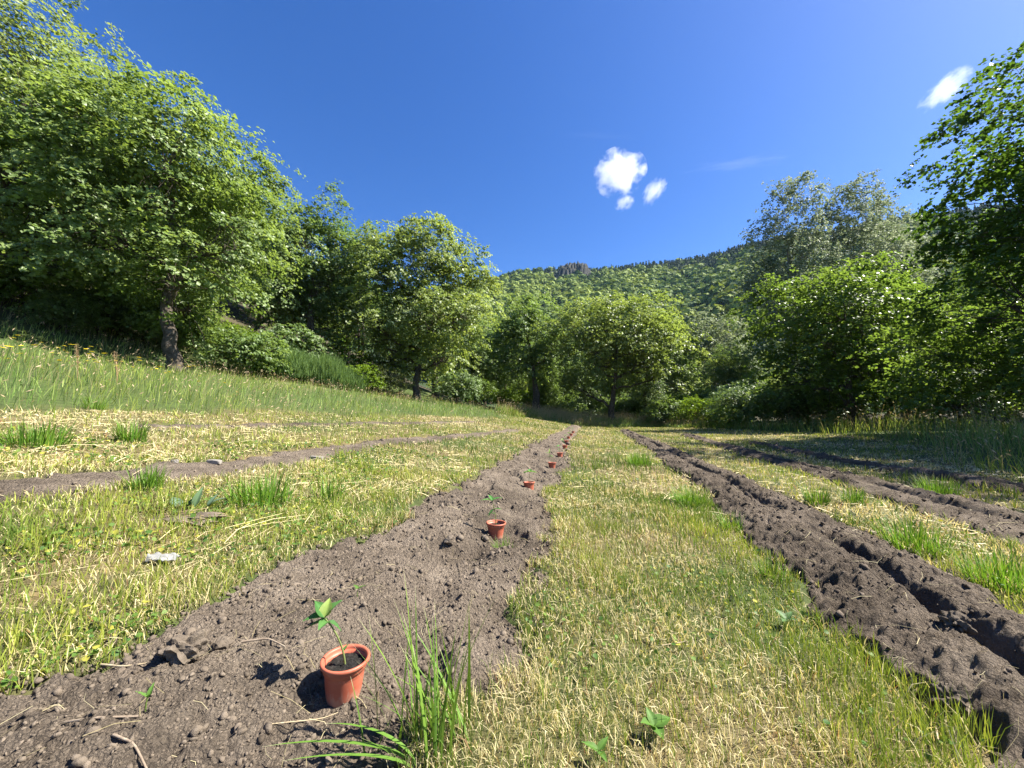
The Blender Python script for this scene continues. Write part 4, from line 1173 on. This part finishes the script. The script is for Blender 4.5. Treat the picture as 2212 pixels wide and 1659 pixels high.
# ------------------------------------------------------------------ small things on the ground
def lump(seed, sx, sy, sz, mat, rough=.22, sub=3, cut=None, tone=1.0):
    """an uneven stone or clod from a subdivided ball"""
    import bmesh
    bm = bmesh.new(); bmesh.ops.create_icosphere(bm, subdivisions=sub, radius=1)
    r = np.random.default_rng(seed)
    for v in bm.verts:
        c = np.array(v.co)
        k_ = 1 + rough * (2 * float(vnoise(np.array([c[0] * 1.7 + seed]), np.array([c[1] * 1.7 + c[2] * 2.3]), seed)[0]) - 1) + rough * .6 * (2 * float(vnoise(np.array([c[0] * 5 + c[2] * 3]), np.array([c[1] * 5 + seed]), seed)[0]) - 1)
        c = c * k_
        if cut: c = np.clip(c, -cut, cut)
        v.co = Vector((c[0] * sx, c[1] * sy, c[2] * sz))
    me = bpy.data.meshes.new('lump'); bm.to_mesh(me); bm.free(); me.materials.append(mat)
    a = me.attributes.new('tint', 'FLOAT_COLOR', 'POINT'); a.data.foreach_set('color', np.full(len(me.vertices) * 4, tone, np.float32))
    return me

def put(name, me, x_, y_, dz, rot, label, cat, group=None):
    return tag(link(name, me, None, (x_, y_, surf1(x_, y_) + dz), rot), label, cat, group)
put('soil_clod', lump(3, .050, .042, .036, M['clod'], .42, 4), -.93, 1.16, .030, (0, 0, .4), 'fist sized dark clod of soil on the left of the nearest bed', 'clod')
put('soil_clod', lump(4, .03, .026, .022, M['clod'], .3), -.90, 1.27, .008, (0, 0, 1), 'smaller clod lying just behind the fist sized clod', 'clod')
put('soil_clod', lump(5, .045, .036, .032, M['clod'], .45, 4, tone=.75), 1.27, 1.20, .01, (0, 0, .7), 'big dark clod in the trench bed at the lower right', 'clod')
put('soil_clod', lump(6, .040, .034, .028, M['clod'], .45, 4, tone=.75), 1.66, 1.52, .03, (0, 0, .2), 'dark clod on the rim of the trench at the right edge', 'clod')
put('soil_clod', lump(7, .04, .036, .03, M['clod'], .3), -.37, 2.35, .006, (0, 0, 2), 'clod in the middle of the pot bed between the first two pots', 'clod')
put('flat_stone', lump(8, .075, .03, .026, M['stone'], .12, 3, .72), -2.55, 3.36, .018, (.1, .05, .1), 'pale flat stone on the left dug strip, the nearer one', 'stone')
put('flat_stone', lump(9, .10, .03, .024, M['stone'], .12, 3, .72), -2.10, 4.22, .015, (.05, .08, -.1), 'long pale flat stone on the left dug strip, the farther one', 'stone')
put('flat_stone', lump(10, .03, .022, .02, M['stone'], .2, 3, .8), -2.75, 3.2, .012, (0, 0, .5), 'small pale stone on the left strip beside the nearer flat stone', 'stone')

def twig_mesh(pts, r0, r1, mat='twig'):
    P = np.array(pts, float); t = np.linspace(0, 1, len(P)); tt = np.linspace(0, 1, 12)
    Q = np.stack([np.interp(tt, t, P[:, k_]) for k_ in range(3)], -1)
    Q[1:-1] = (Q[:-2] + Q[1:-1] * 2 + Q[2:]) / 4
    return tube(Q, np.linspace(r0, r1, 12), 6)
def put_twig(pts2, r0, r1, lift, label, mat='twig', name='twig'):
    P = []
    for (a, b_) in pts2: P.append((a, b_, surf1(a, b_) + lift))
    o_ = np.array(P[0]); v, q = twig_mesh(np.array(P) - o_, r0, r1)
    return tag(link(name, make_mesh(name, v, q, None, M[mat], None, True), None, tuple(o_)), label, 'twig')
put_twig([(-.66, .99), (-.58, 1.04), (-.50, 1.09), (-.47, 1.12)], .0016, .0010, .008, 'long pale stalk lying in front of the nearest pot', 'pale_stalk', 'dry_stalk')
put_twig([(-1.00, .93), (-.92, .92), (-.85, .945)], .003, .002, .006, 'brown bent twig at the lower left on the soil')
put_twig([(-.86, .90), (-.80, .885), (-.74, .86)], .003, .002, .004, 'pale brown root near the bottom left')
put_twig([(-.84, 1.27), (-.77, 1.29), (-.70, 1.265)], .0035, .002, .016, 'curved root lying behind the fist sized clod')
put_twig([(-1.12, 1.12), (-1.04, 1.10), (-.99, 1.115)], .003, .002, .012, 'straw stalk on the soil left of the fist sized clod', 'pale_stalk', 'dry_stalk')
put_twig([(-.78, 1.58), (-.70, 1.50), (-.66, 1.46)], .002, .0015, .012, 'thin straw slanting across the pot bed behind the nearest pot', 'pale_stalk', 'dry_stalk')
put_twig([(.20, .90), (.27, .92), (.33, .945)], .0045, .003, .02, 'pale bleached stalk in the grass at the bottom', 'pale_stalk', 'dry_stalk')
put_twig([(.52, 1.42), (.62, 1.45)], .002, .0012, .03, 'pale straight stalk in the mown grass between the two beds', 'pale_stalk', 'dry_stalk')
put_twig([(1.07, 1.05), (1.11, 1.09)], .003, .002, .03, 'pale stalk at the near rim of the trench bed', 'pale_stalk', 'dry_stalk')
put_twig([(-1.78, 2.12), (-1.68, 2.10), (-1.58, 2.08)], .006, .003, .02, 'dark stick in front of the turf mound')
put_twig([(-2.62, 2.78), (-2.60, 2.70)], .004, .003, .03, 'short pale stake poking up on the left dug strip', 'pale_stalk')
# bare dead branch in front of the wood
mb = MB()
for p0, p1, p2 in (((0, 0, 0), (-1.2, 0, .5), (-2.0, 0, 2.2)), ((-.7, 0, .25), (-1.4, 0, .3), (-2.3, 0, .9)), ((-1.4, 0, .8), (-1.2, 0, 1.4), (-1.4, 0, 2.0)), ((-1.0, 0, .5), (-1.6, .1, 1.0), (-2.4, .2, 1.5))):
    mb.add(*tube(bez(p0, p1, p2, 9), np.linspace(.05, .012, 9), 6))
tag(link('dead_branch', mb.mesh('dead_branch', M['pale_bark'], True), None, (-8.3, 23.9, 7.0)), 'bare pale branch sticking out left of the rounded pale green tree', 'branch')

# turf mound with grey cabbage-like leaves, scrap of white cloth
e = link('turf_mound', None, None, (-1.84, 2.20, surf1(-1.84, 2.20) - .012), (0, 0, .1)); e.empty_display_size = .05
link('clod', lump(21, .20, .085, .032, M['clod'], .5, 4), e)
r = np.random.default_rng(91); mb = MB()
for i_ in range(190):
    a = r.random() * 6.28; rr = math.sqrt(r.random()); p = np.array([math.cos(a) * rr * .23, math.sin(a) * rr * .10, .034 * (1 - rr * rr) + .012 * r.random()])
    a = r.normal() * .5 + (math.pi if r.random() < .5 else 0); L_ = .03 + .07 * r.random(); d_ = np.array([math.cos(a), math.sin(a) * .6, r.normal() * .15]) * L_
    w_ = np.array([-math.sin(a), math.cos(a), .4]) * .0016
    mb.add(np.array([p - w_, p + w_, p + d_ + w_, p + d_ - w_]), [[0, 1, 2, 3]], None, np.array([.36, .27, .15]) * (.5 + .8 * r.random()))
link('dry_roots', mb.mesh('dry_roots', M['straw']), e)
tag(e, 'low mound of dug turf and dry roots in the grass left of the pots', 'mound')
e = link('cabbage_seedling', None, None, (-1.86, 2.30, surf1(-1.86, 2.3) + .03)); e.empty_display_size = .05
for (ox, az_, pt, L_, W_, c_) in ((-.08, 150, 50, .11, .085, (.13, .20, .13)), (-.02, 60, 62, .09, .075, (.05, .11, .04)), (.09, 30, 45, .12, .08, (.15, .22, .15)), (.10, 75, 70, .10, .05, (.13, .20, .12)), (.02, 100, 75, .15, .06, (.12, .19, .09))):
    add_leaf(e, (ox, 0, 0), R(az_), R(pt), L_ * .8, W_ * .8, c_, .35, .3)
tag(e, 'grey green cabbage leaves sticking up from the turf mound', 'plant')
def rag():
    u, v_ = np.meshgrid(np.linspace(-1, 1, 16), np.linspace(-1, 1, 9)); u, v_ = u.ravel(), v_.ravel()
    p = np.stack([u * .055, v_ * .024 * (1 - .4 * u ** 2), .02 + .016 * (fbm(u * 2 + 4, v_ * 2, 400, 3) - .5) * 2 - .012 * v_ ** 2], -1)
    p2 = p - np.array([0, 0, .0015]); i = (np.arange(8)[:, None] * 16 + np.arange(15)[None]).ravel()
    q = np.stack([i, i + 1, i + 17, i + 16], -1)
    return make_mesh('white_scrap', np.concatenate([p, p2]), np.concatenate([q, q[:, ::-1] + len(p)]), None, M['rag'], None, True)
put('white_scrap', rag(), -1.47, 1.69, .018, (0, .1, .25), 'crumpled white scrap lying in the grass left of the pot bed', 'scrap')
# broad leaved weeds low in the front grass
for (x_, y_, lab, lv) in ((.36, 1.06, 'heart leaved weed in the grass at the bottom, right of centre', [(200, 35, .045, .04), (20, 20, .05, .045), (280, 10, .04, .035), (110, 50, .04, .03)]),
                          (.20, .98, 'small three leaved weed near the bottom edge', [(160, 25, .04, .022), (40, 30, .04, .02), (290, 15, .035, .018)]),
                          (1.09, 1.62, 'grey green weed at the edge of the trench bed', [(120, 40, .05, .035), (30, 35, .05, .03), (220, 20, .045, .03), (310, 30, .04, .03)]),
                          (-.62, 1.62, 'small weed sprouting on the pot bed behind the nearest pot', [(150, 30, .03, .015), (20, 30, .03, .014), (260, 30, .025, .012)]),
                          (-.87, .985, 'tiny sprout on the soil at the lower left', [(100, 60, .03, .012), (200, 50, .03, .01), (330, 50, .025, .01)])):
    e = link('broad_leaved_weed', None, None, (x_, y_, surf1(x_, y_))); e.empty_display_size = .03
    v, q = tube([(0, 0, -.01), (0, 0, .02), (.003, 0, .035)], [.002, .0016, .0012], 5)
    st = link('stem', make_mesh('stem', v, q, None, M['grass'], np.tile(np.array([.15, .22, .05]), (len(v), 1))), e)
    for (az_, pt, L_, W_) in lv: add_leaf(st, (.003, 0, .033), R(az_), R(pt), L_, W_, (.085, .17, .03) if 'grey' not in lab else (.10, .18, .06), .2, .3)
    tag(e, lab, 'weed')

# ------------------------------------------------------------------ clouds, high above the hills
def cloud_mat(name, dens, nscale, thr, seed):
    m, nt, out = new_mat(name); L = nt.links.new
    tc = N(nt, 'ShaderNodeTexCoord')
    no = N(nt, 'ShaderNodeTexNoise'); no.inputs['Scale'].default_value = nscale; no.inputs['Detail'].default_value = 9; no.inputs['Roughness'].default_value = .68
    no.noise_dimensions = '4D'; no.inputs['W'].default_value = seed
    L(tc.outputs['Object'], no.inputs['Vector'])
    ln = N(nt, 'ShaderNodeVectorMath', operation='LENGTH'); L(tc.outputs['Object'], ln.inputs[0])
    sub = N(nt, 'ShaderNodeMath', operation='SUBTRACT'); sub.inputs[0].default_value = 1.0; L(ln.outputs['Value'], sub.inputs[1])
    ad = N(nt, 'ShaderNodeMath', operation='MULTIPLY_ADD'); L(sub.outputs[0], ad.inputs[0]); ad.inputs[1].default_value = .62
    ct = N(nt, 'ShaderNodeMath', operation='MULTIPLY_ADD'); L(no.outputs['Fac'], ct.inputs[0]); ct.inputs[1].default_value = 2.1; ct.inputs[2].default_value = -.55; L(ct.outputs[0], ad.inputs[2])
    mr = N(nt, 'ShaderNodeMapRange'); mr.inputs['From Min'].default_value = thr; mr.inputs['From Max'].default_value = thr + .30
    mr.inputs['To Max'].default_value = dens; L(ad.outputs[0], mr.inputs['Value'])
    vp = N(nt, 'ShaderNodeVolumePrincipled'); vp.inputs['Color'].default_value = (1, 1, 1, 1); vp.inputs['Anisotropy'].default_value = .2
    L(mr.outputs[0], vp.inputs['Density']); L(vp.outputs[0], out.inputs['Volume'])
    return m
import bmesh
def ball(name, mat):
    bm = bmesh.new(); bmesh.ops.create_icosphere(bm, subdivisions=3, radius=1.0); me = bpy.data.meshes.new(name); bm.to_mesh(me); bm.free(); me.materials.append(mat); return me
F_ = 836.; P_ = R(5.2)
def sky_at(u, v, d):
    a, c_ = (u - 1106) / F_, -(v - 829.5) / F_
    return np.array([a, math.cos(P_) - c_ * math.sin(P_), math.sin(P_) + c_ * math.cos(P_)]) * d
for i_, (u_, v_, ru, rv_, ang_, lab, dens_, thr_) in enumerate((
        (1338, 374, 52, 46, 0, 'largest white puffy cloud above the hill' , .011, .66), (1413, 413, 36, 19, .95, 'narrow white cloud right of the largest cloud', .009, .64),
        (1350, 437, 22, 17, .5, 'smallest wispy cloud below the largest cloud', .007, .64), (2040, 194, 44, 25, .55, 'white cloud by itself near the right edge', .008, .62))):
    D = 2200.
    c_ = sky_at(u_, v_, D); k_ = D / F_
    me = ball('cloud', cloud_mat('cloud_%d' % i_, dens_, 1.7, thr_, 3.3 * i_ + 1))
    o_ = link('cloud', me, None, tuple(c_), (0, -ang_, -math.atan2(c_[0], c_[1])), (ru * k_ * 1.12, rv_ * k_ * 1.2, rv_ * k_ * 1.12))
    tag(o_, lab, 'cloud')
for i_, (u_, v_, ru, rv_, lab) in enumerate(((1600, 353, 110, 14, 'thin faint trail of cloud right of the white clouds'), (1290, 292, 90, 9, 'barely visible thin streak above the largest cloud'))):
    D = 2600.; c_ = sky_at(u_, v_, D); k_ = D / F_
    me = ball('cloud_streak', cloud_mat('streak_%d' % i_, .0006 if i_ == 0 else .0002, 2.2, .70, 40 + i_))
    o_ = link('cloud_streak', me, None, tuple(c_), (0, .20, -math.atan2(c_[0], c_[1])), (ru * k_ * 1.2, rv_ * k_ * 1.6, rv_ * k_ * 1.3))
    tag(o_, lab, 'cloud')

# ------------------------------------------------------------------ the air between here and the hills
m, nt, out = new_mat('haze')
vp = N(nt, 'ShaderNodeVolumePrincipled'); vp.inputs['Color'].default_value = (.42, .68, 1.0, 1); vp.inputs['Density'].default_value = .00005; vp.inputs['Anisotropy'].default_value = .1
nt.links.new(vp.outputs[0], out.inputs['Volume'])
bx = np.array([(a, b_, c_) for c_ in (-6, 345) for b_ in (-160, 1400) for a in (-1400, 1400)], float)
tag(link('haze', make_mesh('haze', bx, [[0, 2, 3, 1], [4, 5, 7, 6], [0, 1, 5, 4], [2, 6, 7, 3], [0, 4, 6, 2], [1, 3, 7, 5]], None, m)), 'thin blue haze in the air over the valley', 'haze', kind='stuff')
